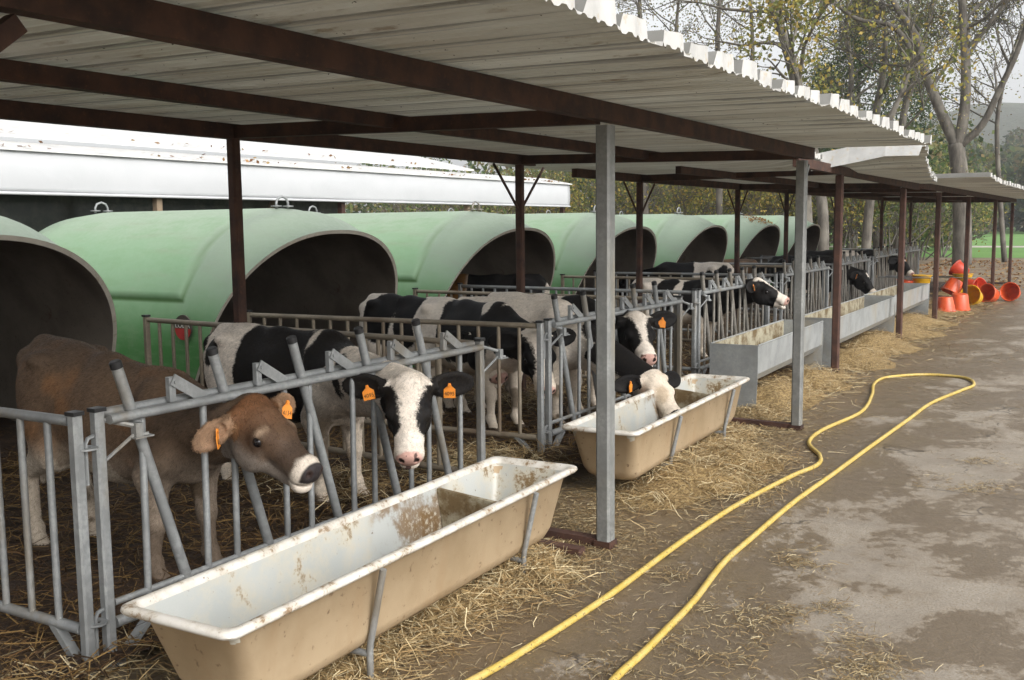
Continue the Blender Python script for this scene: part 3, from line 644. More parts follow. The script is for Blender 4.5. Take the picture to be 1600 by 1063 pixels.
FLAB = ['nearest feed fence, at which the brown calf and white-faced calf stand', 'feed fence behind the second cream trough', 'feed fence behind the nearest grey metal trough',
        'feed fence behind the second grey metal trough', 'feed fence where a black calf lowers its head into the farthest grey trough', 'distant feed fence with one black calf head looking out', 'farthest feed fence of the row, beside the bucket racks']
for i in range(7):
    f = feed_fence(FLEN[i], 'galvanised' if i < 2 else 'dirty_bar'); f.location = (FX[i], FY[i], 0); f.rotation_euler = (0, 0, R((0, .6, .8, 1, 1, 1, 1)[i])); f['label'] = FLAB[i]
    hinge(f, 0, -.06, .94); hinge(f, 0, -.06, .22)
def gate(L, mat, caps=True):
    r = empty('partition_gate', (0, 0, 0), 0, None, 'gate', 'barred gates between the pens')
    for x in (0, -L):
        p = MB().box((x, 0, .545), (.047, .045, 1.07), bev=.008).build('post', 'galvanised' if x == 0 else mat, r)
        box_ob('post_cap', (x, 0, 1.088), (.055, .05, .016), 'black_cap', p)
    tube_ob('top_rail', [(-.031, 0, 1.055), (-L+.031, 0, 1.055)], .021, mat, r, 10); tube_ob('bottom_rail', [(-.031, 0, .20), (-L+.031, 0, .20)], .023, mat, r, 10)
    n = int(L/.168)
    for k in range(1, n): tube_ob('bar', [(-L*k/n, 0, 1.045), (-L*k/n, 0, .20)], .015, mat, r)
    beam('corner_brace', r, (-.03, 0, .0), (-.22, 0, .19), .04, .03, 'galvanised')
    return r
GATES = [((-3.52, 2.435), (-7.0, 2.33), 'galvanised', 'left gate nearest the camera, beside the brown calf'),
         ((-3.55, 5.37), (-7.05, 5.60), 'dull_rail', 'gate between the white-faced calf and the green hutch with the badge'),
         ((-3.78, 6.55), (-6.60, 6.32), 'dull_rail', 'gate standing in front of the crowded group of black and white calves'),
         ((-3.90, 9.50), (-7.2, 9.54), 'dull_rail', 'gate just behind the crowded group of black and white calves'),
         ((-4.12, 10.55), (-7.3, 10.62), 'galvanised', 'pale gate before the hutch holding a black and brown calf'),
         ((-4.2, 13.28), (-7.2, 13.15), 'dull_rail', 'gate behind the spotted calf that stands at the grey metal trough'),
         ((-4.45, 14.6), (-7.3, 14.42), 'galvanised', 'pale gate in front of the black and white calf facing its hutch'),
         ((-4.5, 17.6), (-7.3, 17.6), 'dull_rail', 'gate behind the black and white calf facing its hutch'),
         ((-4.65, 18.7), (-7.3, 18.6), 'galvanised', 'pale gate beside the orange-brown calf'),
         ((-4.7, 21.7), (-7.3, 21.7), 'galvanised', 'gate beyond the orange-brown calf'),
         ((-4.9, 22.8), (-7.3, 22.8), 'galvanised', 'gate at the near side of the second farthest pen'),
         ((-4.95, 25.8), (-7.3, 25.8), 'galvanised', 'gate at the far side of the second farthest pen'),
         ((-5.1, 26.9), (-7.4, 26.9), 'galvanised', 'gate at the near side of the farthest pen'),
         ((-5.15, 29.9), (-7.4, 29.9), 'galvanised', 'last gate at the far end of the row')]
for (a, b, mat, lab) in GATES:
    a, b = V((*a, 0)), V((*b, 0)); d = a-b; g = gate(d.length, mat); g.location = a; g.rotation_euler = (0, 0, math.atan2(d.y, d.x)); g['label'] = lab

# ------------------------------------------------------------------ cream polyester troughs
def rrect(hx, hy, z, r, n=5):
    out = []
    for cx, cy, a0 in ((hx-r, hy-r, 0), (-hx+r, hy-r, 90), (-hx+r, -hy+r, 180), (hx-r, -hy+r, 270)):
        for k in range(n): a = R(a0+90*k/(n-1)); out.append((cx+r*math.cos(a), cy+r*math.sin(a), z))
    return out
def trough_shell(L, W_, parent):
    hy, hx = L/2, W_/2
    rings = [(.10, hy-.30, .118, .05, 0), (.145, hy-.235, .125, .07, 0), (.180, hy-.19, .155, .08, 0), (.198, hy-.16, .20, .075, 0), (hx-.05, hy-.065, .462, .05, 0), (hx-.036, hy-.045, .472, .05, 2), (hx-.006, hy-.006, .474, .05, 2), (hx, hy, .484, .05, 2), (hx-.003, hy-.003, .497, .05, 2), (hx-.015, hy-.015, .503, .045, 2),
             (hx-.034, hy-.034, .503, .04, 2), (hx-.044, hy-.044, .494, .038, 2), (hx-.050, hy-.060, .475, .038, 1), (.185, hy-.17, .215, .06, 1), (.165, hy-.20, .17, .06, 1), (.12, hy-.25, .145, .05, 1), (.04, hy-.4, .14, .02, 1)]
    m = MB(); n = 20
    for (a, b, z, r, mi) in rings: m.v += rrect(a, b, z, min(r, a-.005))
    for j in range(len(rings)-1):
        for i in range(n): m.f.append((j*n+i, j*n+(i+1) % n, (j+1)*n+(i+1) % n, (j+1)*n+i)); m.mi.append(max(rings[j+1][4], rings[j][4]) if 2 in (rings[j+1][4], rings[j][4]) else rings[j+1][4])
    m.f.append(tuple(range(n-1, -1, -1))); m.mi.append(0); k = (len(rings)-1)*n; m.f.append(tuple(k+i for i in range(n))); m.mi.append(1)
    return m.build('basin', ['trough_outside', 'trough_inside', 'trough_rim'], parent, True, auto=55)
def cream_trough(loc, rz, label, L=2.62, W_=.55):
    r = empty('feed_trough', loc, rz, label, 'trough', 'cream troughs with white insides')
    b = trough_shell(L, W_, r)
    y = L/2-.66
    dv = MB(); dv.add([(-.222, y-.012, .47), (.222, y-.012, .43), (.172, y-.012, .165), (-.172, y-.012, .165), (-.222, y+.012, .47), (.222, y+.012, .43), (.172, y+.012, .165), (-.172, y+.012, .165)], [(0, 1, 2, 3), (7, 6, 5, 4), (0, 4, 5, 1), (1, 5, 6, 2), (2, 6, 7, 3), (3, 7, 4, 0)])
    dv.build('divider', 'manger_grime', b)
    tube_ob('drain_plug', [(-.228, -.62, .35), (-.212, -.62, .348)], .016, 'black_cap', b, 12)
    for y in (-L/2+.82, L/2-.52):
        m = MB()
        for s in (-1, 1):
            m.tube([(s*.277, y, .470), (s*.215, y+.0, .20), (s*.205, y, .16), (s*.20, y, .12), (s*.20, y, .002)], .0145, 8)
        m.tube([(-.20, y, .108), (.20, y, .108)], .0145, 8); m.build('stand', 'galvanised', r, True, auto=60)
    return r
cream_trough((-2.745, 3.48, 0), R(2.2), 'nearest cream trough, stained white inside, in front of the brown calf')
cream_trough((-2.95, 7.03, 0), R(2.8), 'second cream trough, with a black and white calf eating from it')

def metal_trough(loc, rz, L, label):
    r = empty('metal_trough', loc, rz, label, 'trough', 'grey metal troughs'); W_ = .47; h = .64
    prof = [(-W_/2, h), (-W_/2, .36), (-.17, .27), (-.08, .235), (.05, .235), (.15, .27), (W_/2-.01, .36), (W_/2, h)]
    m = MB(); n = len(prof); vs = [(x, y, z) for y in (0, L) for x, z in prof]; ins = [(x*.985, y, z+.006) for y in (0, L) for x, z in prof]
    m.add(vs, [(i, i+1, n+i+1, n+i) for i in range(n-1)]); m.add(ins, [(i+1, i, n+i, n+i+1) for i in range(n-1)], 1)
    for s in (-1, 1): m.tube([(s*W_/2, 0.012, h), (s*W_/2, L-.012, h)], .009, 6)
    m.build('channel', ['trough_steel', 'manger_grime'], r)
    for y, s in ((-.003, 1), (L+.003, -1)):
        m = MB(); o = [(-W_/2-.004, h+.004), (W_/2+.004, h+.004), (W_/2+.004, .36), (W_/2-.01, .002), (-W_/2+.01, .002), (-W_/2-.004, .36)]
        vs = [(x, y-.004, z) for x, z in o]+[(x, y+.004, z) for x, z in o]
        m.add(vs, [(0, 1, 2, 3, 4, 5), (11, 10, 9, 8, 7, 6)]+[(i, i+6, (i+1) % 6+6, (i+1) % 6) for i in range(6)]); m.build('end_plate', 'trough_steel', r)
    m = MB(); vs = []; N = 26
    for j in range(N+1):
        for x in (-.22, -.1, .02, .12, .22): vs.append((x, .02+(L-.04)*j/N, .40+.03*random.random()+.02*math.sin(j)))
    m.add(vs, [(j*5+i, j*5+i+1, j*5+i+6, j*5+i+5) for j in range(N) for i in range(4)]); f = m.build('feed_residue', 'manger_grime', r, True)
    return r
metal_trough((-3.27, 9.42, 0), R(2.0), 2.75, 'nearest grey metal trough, whose tall end plate faces the camera')
metal_trough((-3.30, 12.55, 0), R(1.5), 4.1, 'second grey metal trough, half hidden behind a rusty post')
metal_trough((-3.46, 16.85, 0), R(1.2), 3.7, 'farthest grey metal trough, with a black calf head over it')

# ------------------------------------------------------------------ yellow hose
def catmull(pts, n=14):
    pts = [V(p) for p in pts]; out = []
    for i in range(len(pts)-1):
        p0, p1, p2, p3 = pts[max(i-1, 0)], pts[i], pts[i+1], pts[min(i+2, len(pts)-1)]
        for k in range(n):
            t = k/n; out.append(.5*((2*p1)+(p2-p0)*t+(2*p0-5*p1+4*p2-p3)*t*t+(3*p1-p0-3*p2+p3)*t**3))
    return out+[pts[-1]]
hp = [(725, 1070), (800, 1028), (945, 935), (1060, 850), (1150, 790), (1235, 745), (1276, 727), (1281, 712), (1264, 692), (1285, 672), (1345, 644), (1362, 618), (1366, 600), (1385, 590), (1440, 585.5), (1490, 588), (1515, 593), (1521, 602), (1500, 611), (1455, 630), (1420, 655), (1360, 698), (1300, 742), (1240, 785), (1175, 840), (1130, 880), (1085, 938), (1040, 985), (1005, 1020), (965, 1056), (940, 1085)]
HP = [tuple(at(x, y, 2, .017)) for x, y in hp]
tag(MB().tube(catmull(HP), .0165, 10).build('garden_hose', 'hose_yellow', None, True), 'long yellow hose looped on the concrete yard', 'hose')

# ------------------------------------------------------------------ buckets and racks
BP = [(.0, .0), (.135, .0), (.145, .012), (.195, .285), (.205, .29), (.212, .297), (.208, .306), (.198, .308), (.188, .30), (.186, .285), (.138, .02), (.13, .012), (0, .012)]
BM = {}
def bucket(loc, axis, col, label, sc=1.0, handle=True):
    """axis = direction from base to opening; loc = base centre"""
    if not BM: 
        m = MB(); m.lathe(BP, 28); BM['m'] = m
    q = V(axis).normalized().to_track_quat('Z', 'Y')
    o = empty('bucket', loc, 0, label, 'bucket', 'feed buckets heaped at the far pens'); o.rotation_mode = 'QUATERNION'; o.rotation_quaternion = q; o.scale = (sc*.9,)*3
    BM['m'].build('bucket_body', col, o, True, auto=40)
    tube_ob('handle', [(.2*math.cos(a), .205*math.sin(a)*.96+.0, .30-.02*math.sin(a)) for a in [math.pi*k/10 for k in range(11)]], .005, 'galvanised', o, 5)
    return o
O, Yl, RD = 'bucket_orange', 'bucket_yellow', 'bucket_red'
g = lambda px, py, z=0: at(px, py, 2, z)
def up(p, z): return V((p.x, p.y, z))
bucket(up(g(1476, 490), .325), (.05, 0, -1), O, 'orange bucket turned upside down, frontmost of the heap beside a rusty post', 1.05)
bucket(up(g(1499, 487), .36), (-.05, .1, -1), O, 'orange bucket turned upside down, right beside the frontmost one', 1.15)
bucket(up(g(1488, 480), .55)+V((0, .45, 0)), (-.3, -.25, -.72), O, 'orange bucket leaning on top of the two upturned ones', 1.1)
def lying(px, py, yaw, pit, col, label, sc=1.1):
    p = g(px, py); d = V((math.sin(yaw)*math.cos(pit), -math.cos(yaw)*math.cos(pit), math.sin(pit))); c = up(p, .19*sc)
    return bucket(c-d*.27*sc, d, col, label, sc)
lying(1515, 478, R(-15), R(12), Yl, 'yellow bucket lying with its mouth facing the camera, behind two rusty posts', 1.2)
lying(1540, 473, R(-25), R(14), O, 'orange bucket lying with its mouth to the camera, right of the yellow one', 1.15)
lying(1577, 471, R(-12), R(10), O, 'orange bucket lying alone on the concrete at the far right', 1.15)
lying(1534, 458, R(60), R(28), RD, 'red-orange bucket tipped on its side behind the lying ones', 1.1)
lying(1522, 460, R(80), R(-15), RD, 'red bucket half hidden between the yellow and orange buckets', 1.0)
def rack(p, rz, label):
    r = empty('bucket_rack', p, rz, label, 'rack', 'galvanised bucket racks on the far fences')
    for s in (-1, 1): tube_ob('arm', [(-.5, s*.24, .62), (.62, s*.24, .62)], .014, 'galvanised', r, 6)
    tube_ob('front_bar', [(.62, -.24, .62), (.62, .24, .62)], .014, 'galvanised', r, 6); tube_ob('brace', [(-.5, 0, .2), (.2, 0, .61)], .012, 'galvanised', r, 6)
    return r
p = g(1435, 478); rp = V((-4.25, 23.3, 0)); rack(rp, R(-8), 'galvanised rack holding a yellow bucket with an orange bucket inside the row')
bucket(rp+V((.35, -.04, .36)), (0, 0, 1), Yl, 'yellow bucket standing in the nearer rack', 1.12); bucket(rp+V((.02, -.2, .30)), (.1, 0, 1), O, 'orange bucket hanging at the nearer rack', .95)
bucket(rp+V((.1, -.25, .02)), (.15, 0, 1), RD, 'red bucket standing on the straw under the nearer rack', .95)
rp = V((-4.05, 27.9, -.22)); rack(rp, R(-8), 'galvanised rack farther along, carrying a yellow and red bucket')
bucket(rp+V((.36, -.04, .36)), (0, 0, 1), Yl, 'yellow bucket standing in the farther rack', 1.3); bucket(rp+V((.42, 0, .70)), (-.8, .2, .5), RD, 'red bucket lying tilted on top of the farther yellow bucket', 1.2)
# ------------------------------------------------------------------ calves: one continuous surface each
def axis_pts(lo, hi, h, flo=None, fhi=None, fh=None):
    out = []; x = lo
    while x <= hi: out.append(x); x += fh if (flo is not None and flo <= x < fhi) else h
    return np.array(out)
class Field:
    def __init__(s, xs, ys, zs): s.x, s.y, s.z = xs, ys, zs; s.D = np.full((len(xs), len(ys), len(zs)), 10., np.float32)
    def put(s, fn, lo, hi, k, sub=False):
        k = max(k, 1e-4); m = k+.03
        i0, i1 = np.searchsorted(s.x, [lo[0]-m, hi[0]+m]); j0, j1 = np.searchsorted(s.y, [lo[1]-m, hi[1]+m]); l0, l1 = np.searchsorted(s.z, [lo[2]-m, hi[2]+m])
        if i1 <= i0 or j1 <= j0 or l1 <= l0: return
        X = s.x[i0:i1, None, None]; Y = s.y[None, j0:j1, None]; Z = s.z[None, None, l0:l1]
        b = fn(X, Y, Z); a = s.D[i0:i1, j0:j1, l0:l1]
        if sub:
            b = -b; h = np.clip(.5-.5*(b-a)/k, 0, 1); s.D[i0:i1, j0:j1, l0:l1] = a*(h)+b*(1-h)+k*h*(1-h)
        else:
            h = np.clip(.5+.5*(b-a)/k, 0, 1); s.D[i0:i1, j0:j1, l0:l1] = b+(a-b)*h-k*h*(1-h)
    def cone(s, a, b, ra, rb, k=.03, ys=1.0):
        a = np.array(a, float); b = np.array(b, float); ba = b-a; L2 = (ba*np.array([1, ys, 1]))@(ba*np.array([1, ys, 1]))+1e-12
        def fn(X, Y, Z):
            px, py, pz = X-a[0], (Y-a[1])*ys, Z-a[2]; t = np.clip((px*ba[0]+py*ba[1]*ys+pz*ba[2])/L2, 0, 1)
            return np.sqrt((px-t*ba[0])**2+(py-t*ba[1]*ys)**2+(pz-t*ba[2])**2)-(ra+(rb-ra)*t)
        r = max(ra, rb); s.put(fn, np.minimum(a, b)-r, np.maximum(a, b)+r, k)
    def ell(s, c, r, k=.03, Rm=None, sub=False):
        c = np.array(c, float); r = np.array(r, float); Rm = np.eye(3) if Rm is None else Rm
        def fn(X, Y, Z):
            p = [X-c[0], Y-c[1], Z-c[2]]; q = [(p[0]*Rm[0, i]+p[1]*Rm[1, i]+p[2]*Rm[2, i]) for i in range(3)]
            k0 = np.sqrt(sum((q[i]/r[i])**2 for i in range(3)))+1e-9; k1 = np.sqrt(sum((q[i]/r[i]**2)**2 for i in range(3)))+1e-9
            return k0*(k0-1)/k1
        e = np.max(r); s.put(fn, c-e, c+e, k, sub)
    def mesh(s):
        D = s.D; S = D < 0; c = np.zeros(tuple(n-1 for n in S.shape), np.int8)
        for a in (0, 1):
            for b in (0, 1):
                for d in (0, 1): c += S[a:a+c.shape[0], b:b+c.shape[1], d:d+c.shape[2]]
        act = (c > 0) & (c < 8); I = np.argwhere(act); n = len(I); vid = np.full(act.shape, -1, np.int32); vid[act] = np.arange(n)
        ac = np.zeros((n, 3)); cnt = np.zeros(n); ax = [s.x, s.y, s.z]
        cor = [(a, b, d) for a in (0, 1) for b in (0, 1) for d in (0, 1)]
        for u in cor:
            for v in cor:
                df = [v[i]-u[i] for i in range(3)]
                if sum(df) != 1 or min(df) < 0: continue
                iu = I+np.array(u); iv = I+np.array(v); du = D[iu[:, 0], iu[:, 1], iu[:, 2]]; dv = D[iv[:, 0], iv[:, 1], iv[:, 2]]; mk = (du < 0) != (dv < 0)
                t = np.where(mk, du/(du-dv+1e-12), 0)
                pu = np.stack([ax[i][iu[:, i]] for i in range(3)], 1); pv = np.stack([ax[i][iv[:, i]] for i in range(3)], 1)
                ac += (pu+(pv-pu)*t[:, None])*mk[:, None]; cnt += mk
        P = ac/cnt[:, None]; Q = []
        for axn in range(3):
            sl0 = [slice(1, -1)]*3; sl0[axn] = slice(0, -1); sl1 = [slice(1, -1)]*3; sl1[axn] = slice(1, None)
            A = S[tuple(sl0)]; B = S[tuple(sl1)]; E = np.argwhere(A != B); off = np.array([1, 1, 1]); off[axn] = 0; E = E+off
            o1, o2 = [i for i in range(3) if i != axn]; e1 = np.zeros(3, int); e1[o1] = 1; e2 = np.zeros(3, int); e2[o2] = 1
            g = lambda K: vid[K[:, 0], K[:, 1], K[:, 2]]
            q = np.stack([g(E-e1-e2), g(E-e2), g(E), g(E-e1)], 1); ins = S[E[:, 0], E[:, 1], E[:, 2]]
            fl = ins if axn != 1 else ~ins
            q[~fl] = q[~fl][:, ::-1]; Q.append(q)
        return P, np.concatenate(Q)
def unit(v): v = np.array(v, float); return v/np.linalg.norm(v)
WHITE = np.array([.76, .685, .60]); CREAM = np.array([.66, .55, .42]); PINK = np.array([.56, .30, .25])
def calf(loc, rz, poll, hdir, roll=0, scale=1.07, hs=1.12, res=.014, hres=.010, kind='holstein', black=None, white=None, face='blaze', seed=1, steps=(0, 0, 0, 0), label='', tags=None, ear_droop=-.22, group='calves in the pens', lie=False, blaze=.045, fur=0, neckblack=False, tilt=0, es=1.0, tagside=(1, -1), brown_bits=False):
    P = np.array(poll, float); f = unit(hdir); l0 = unit(np.cross([0, 0, 1], f)); u0 = np.cross(f, l0)
    l = l0*math.cos(roll)+u0*math.sin(roll); u = np.cross(f, l); RH = np.stack([f, l, u], 1)      # head axes: forward, left, up
    H = lambda a, b, c: P+(f*a*.89+l*b*1.15+u*c*1.12)*hs
    head_pts = np.stack([H(a, b, c) for a in (-.06, .47) for b in (-.29, .29) for c in (-.24, .1)]); core = np.stack([H(a, b, c) for a in (-.04, .46) for b in (-.14, .14) for c in (-.22, .08)])
    lo = np.minimum([-.84, -.36, -.02], head_pts.min(0)-.03); hi = np.maximum([.66, .36, 1.14], head_pts.max(0)+.03)
    ax = [axis_pts(lo[i], hi[i], res, core.min(0)[i], core.max(0)[i], hres) for i in range(3)]
    F = Field(*ax); C = F.cone
    def E(c, r, k=.03, Rm=None, sub=False): F.ell(c, np.array(r)*(1 if Rm is None else (hs*np.array([.93, 1.15, 1.12]) if Rm is RH else hs*1.08)), k, Rm, sub)
    # trunk
    C((-.44, 0, .745), (-.02, 0, .70), .235, .262, .05, 1.22); C((-.02, 0, .70), (.34, 0, .735), .262, .235, .08, 1.32); C((-.62, 0, .85), (-.40, 0, .82), .135, .20, .08, 1.15)
    C((-.64, 0, .985), (-.1, 0, .965), .042, .045, .10); C((-.1, 0, .965), (.36, 0, .975), .045, .05, .10)
    E((.33, 0, .93), (.16, .075, .09), .07)
    for s in (-1, 1):
        E((-.44, s*.165, .955), (.06, .05, .04), .06); E((-.69, s*.075, .90), (.05, .045, .05), .06)
        C((.34, s*.10, .90), (.47, s*.135, .66), .06, .085, .07); C((.47, s*.13, .66), (.37, s*.135, .54), .095, .08, .06)
        E((-.50, s*.11, .74), (.175, .10, .22), .07); C((-.44, s*.13, .64), (-.37, s*.14, .545), .11, .085, .06)
        dh, df_ = (steps[0], steps[2]) if s > 0 else (steps[1], steps[3])
        if not lie:
            C((-.39, s*.14, .56), (-.615+dh*.5, s*.125, .425), .088, .047, .05); E((-.63+dh*.5, s*.125, .415), (.045, .036, .055), .02)
            C((-.615+dh*.5, s*.125, .40), (-.575+dh, s*.125, .14), .037, .031, .025); E((-.575+dh, s*.125, .125), (.043, .040, .042), .02); C((-.57+dh, s*.125, .12), (-.535+dh, s*.125, .05), .035, .037, .02); C((-.535+dh, s*.125, .035), (-.515+dh, s*.125, .022), .044, .047, .015)
            C((.37, s*.135, .55), (.385+df_*.5, s*.125, .32), .078, .046, .05); E((.39+df_*.5, s*.125, .305), (.047, .045, .06), .02)
            C((.39+df_*.5, s*.125, .30), (.385+df_, s*.125, .13), .037, .031, .02); E((.385+df_, s*.125, .115), (.042, .040, .042), .02); C((.39+df_, s*.125, .11), (.425+df_, s*.125, .05), .034, .036, .02); C((.425+df_, s*.125, .035), (.445+df_, s*.125, .022), .044, .047, .015)
    E((.47, 0, .60), (.12, .085, .12), .07); E((-.28, 0, .50), (.11, .07, .06), .06)
    C((-.70, 0, .955), (-.765, 0, .86), .026, .022, .03); C((-.765, 0, .86), (-.76, .01, .50), .019, .014, .02); C((-.76, .01, .50), (-.755, .015, .33), .026, .018, .02)
    # neck
    C((.36, 0, .90), H(-.02, 0, -.045), .095, .066, .07); C((.42, 0, .78), H(.0, 0, -.085), .155, .088, .08); C((.46, 0, .66), H(.05, 0, -.145), .115, .066, .07); C((.40, .09, .80), H(-.0, .035, -.08), .09, .07, .06); C((.40, -.09, .80), H(-.0, -.035, -.08), .09, .07, .06)
    def CH(a, b, ra, rb, k): C(a, b, ra*hs*1.10, rb*hs*1.10, k)
    # head
    E(H(.055, 0, -.07), (.11, .090, .092), .03, RH); E(H(-.005, 0, -.012), (.055, .060, .042), .03, RH); E(H(.13, 0, -.050), (.13, .086, .045), .03, RH)
    CH(H(.14, 0, -.075), H(.36, 0, -.098), .066, .054, .03); CH(H(.10, 0, -.158), H(.35, 0, -.148), .058, .038, .03)
    E(H(.38, 0, -.105), (.052, .064, .062), .02, RH); E(H(.418, 0, -.092), (.026, .052, .042), .012, RH); E(H(.392, 0, -.158), (.040, .044, .026), .014, RH)
    for s in (-1, 1):
        E(H(.15, s*.073, -.058), (.048, .028, .036), .02, RH); E(H(.115, s*.052, -.130), (.105, .045, .085), .03, RH); CH(H(.22, s*.036, -.085), H(.36, s*.028, -.10), .036, .030, .02)
        E(H(.165, s*.097, -.068), (.023, .016, .017), .008, RH, True)
        E(H(.442, s*.033, -.084), (.017, .009, .013), .006, RH, True)
    E(H(.40, 0, -.140), (.06, .08, .0045), .006, RH, True)
    ears = []
    for s in (-1, 1):
        d = unit([-.16, s*.95, ear_droop[0 if s < 0 else 1] if isinstance(ear_droop, tuple) else ear_droop]); wv = unit(np.array([-.62, 0, .78])-d*(np.array([-.62, 0, .78])@d)); tv = np.cross(d, wv); tv = tv if tv[0] > 0 else -tv
        RE = RH @ np.stack([d, wv, tv], 1); b = np.array([.0, s*.076, -.035]); c = b+d*.112
        E(H(*c), (.112*es, .064*es, .016), .012, RE); CH(H(*b), H(*(b+d*.05)), .032, .028, .02); E(H(*(c+tv*.016+d*.008)), (.086*es, .046*es, .013), .008, RE, True); ears.append((s, b, d, wv, tv, RE))
    V_, Q = F.mesh()
    if tilt:
        ss = np.clip((V_[:, 2]-.45)/.35, 0, 1); ss = ss*ss*(3-2*ss); xr = np.clip((.85-V_[:, 0])/.45, 0, 1); hd_ = ((V_-P) @ RH)[:, 0] > -.12
        V_[:, 2] += -tilt*V_[:, 0]*ss*np.where(V_[:, 0] > .4, xr*np.where(hd_, 0, 1), 1)
    # ---- colouring
    q = (V_-P) @ RH/hs/np.array([.89, 1.15, 1.12]); hw = (q[:, 0] > -.04) & (np.abs(q[:, 1]) < .3) & (q[:, 2] > -.24) & (q[:, 0] < .5) & (q[:, 2] < .12)
    ear = np.zeros(len(V_), bool)
    for (s, b, d, wv, tv, RE) in ears:
        pe = (V_-H(*(b+d*.112))) @ RE/hs/1.08; ear |= (((pe/np.array([.118, .080, .04]))**2).sum(1) < 1) & (np.abs(q[:, 1]) > .092)
    n1 = vnoise(V_, 9, seed)-.5; n2 = vnoise(V_, 30, seed+5)-.5
    col = np.tile(WHITE, (len(V_), 1)); pat = np.full(len(V_), -1.)
    def blend(c0, w_): 
        w_ = np.clip(w_, 0, 1)[:, None]; return col*(1-w_)+np.array(c0)*w_
    sm = lambda v, a, b: np.clip((v-a)/(b-a), 0, 1)**2*(3-2*np.clip((v-a)/(b-a), 0, 1))
    z = V_[:, 2]; nose = hw & (q[:, 0] > .405) & (q[:, 2] > -.125)
    if kind == 'brown':
        col = np.tile([.150, .097, .062], (len(V_), 1))
        col = blend((.085, .058, .040), sm(V_[:, 0], .15, .55)*.7+n1*.5); col = blend((.27, .135, .06), sm(n1+n2*.15, -.05, .3)*.7*(1-sm(V_[:, 0], .2, .5)))
        col = blend((.105, .075, .055), sm(z, .93, 1.02)*.6)
        col = blend((.60, .52, .42), sm(z, .66, .48)*.85*(V_[:, 0] < .1)); col = blend((.34, .275, .215), sm(z, .68, .5)*.75*(V_[:, 0] >= .1)); col = blend((.085, .055, .035), sm(z, .35, .2)*.5*(V_[:, 0] > 0))
        th = hw & ~ear; qx, qy, qz = q.T
        g = np.array((.24, .205, .175)); col[hw] = (.105, .064, .040)
        def hb(c0, w_):
            w_ = np.clip(w_*hw, 0, 1)[:, None]; return col*(1-w_)+np.array(c0)*w_
        col = hb((.30, .11, .032), sm(qx, .10, .0)*sm(qz, -.11, -.02)); col = hb((.135, .068, .036), sm(qx, .22, .10)*sm(qz, -.10, -.04)*.8); col = hb(g, sm(qz+n2*.03, -.085, -.155)*.9)
        col = hb((.040, .028, .022), sm(qx, .20, .30)*sm(qz, -.125, -.08)*.75); col = hb((.05, .03, .02), np.exp(-((qx-.16)**2+(qz+.06)**2)/.0035)*.8*(np.abs(qy) > .04)); col = hb((.40, .29, .20), np.exp(-((qx-.155)**2+(qz+.032)**2)/.00035)*.8*(np.abs(qy) > .05))
        col = hb((.60, .53, .45), sm(qx+n2*.02, .345, .375)); col = hb((.028, .024, .026), sm(qx+n2*.01, .405, .418)*(qz > -.122)); col[ear] = (.19, .10, .05)
        eb = ear & (np.abs(qy) > .11); col[eb] = np.array((.27, .165, .10))*(1+n2[eb, None]*.7)
    else:
        if black: 
            for (c, r) in black: 
                d = np.sqrt((((V_-np.array(c))/np.array(r))**2).sum(1)); pat = np.maximum(pat, (1-d)*min(r)*1.2)
        else: pat = (vnoise(V_*np.array([1, .8, 1]), 2.3, seed)-.44)*.5
        pat = np.clip(pat, -.4, .4)+n1*.07+n2*.018
        if white:
            for (c, r) in white: 
                d = np.sqrt((((V_-np.array(c))/np.array(r))**2).sum(1)); pat = np.minimum(pat, (d-1)*min(r)*1.2+n1*.07+n2*.018)
        pat = np.where(z < .40, np.minimum(pat, (z-.40)*2+n1*.1), pat)
        if neckblack: pat = np.where((q[:, 0] > -.55) & (q[:, 0] < -.03), np.maximum(pat, (q[:, 2]+.13)*.8+n1*.12), pat)
        ht = q[:, 0] > .0; qx, qy, qz = q.T
        if face == 'black': hp_ = np.where(qx > .33, .33-qx+.0*qx, .2)*1. ; st = (np.abs(qy)-.018) ; hp_ = np.where((qz > -.06) & (qx > .03) & (qx < .12), np.minimum(hp_, st), hp_) if blaze else hp_
        elif face == 'allblack': hp_ = np.full(len(q), .2); hp_ = np.where(qx > .40, .395-qx, hp_)
        elif face == 'white': hp_ = np.where((qx > .40) & (qz > -.12), .1, -.2)
        else:
            wd = blaze+.030*sm(qx, .14, .0)+.10*sm(qx, .26, .36)-.008*sm(qx, .1, .22); hp_ = np.abs(qy)-wd; hp_ = np.where(qz < -.085-.0*qx, np.maximum(hp_, np.where(qx > .29, -.1, .05)), hp_)
            hp_ = np.where(qx > .30, np.minimum(hp_, .30-qx), hp_)
        hp_ = np.clip(hp_*1.0, -.3, .3)+n1*.02+n2*.006
        mixw = sm(qx, -.05, .02)*hw; pat = np.where(hw, pat*(1-mixw)+hp_*mixw, pat)
        pat = np.where(ear, .2, pat)
        col = blend(CREAM, sm(z, .62, .48)*.55+n1*.3); col = blend((.30, .20, .10), sm(n1, .12, .4)*sm(z, .75, .45)*.5)
        col = blend(PINK*.9, (sm(qx+n2*.02, .395, .412)*(qz > -.13)*hw)*.85)
        if seed % 3 == 1: pass
        sp = hw & (qx > .39) & (n2 > .30); col[sp] = (.12, .07, .06)
        if brown_bits: pat = np.where((V_[:, 0] > .25) & (V_[:, 0] < .5), -.1+n1*.1, pat); col = blend((.16, .075, .02), sm(V_[:, 0], .2, .3))
    colour_black = pat > 0
    dung = vnoise(V_, 5.5, seed+9)+.35*vnoise(V_, 26, seed+2); dw = np.clip((dung-.86)/.10, 0, 1)*np.clip((.72-z)/.25, 0, 1)*np.where(hw, 0, 1); col = blend((.085, .055, .028), dw*.75)
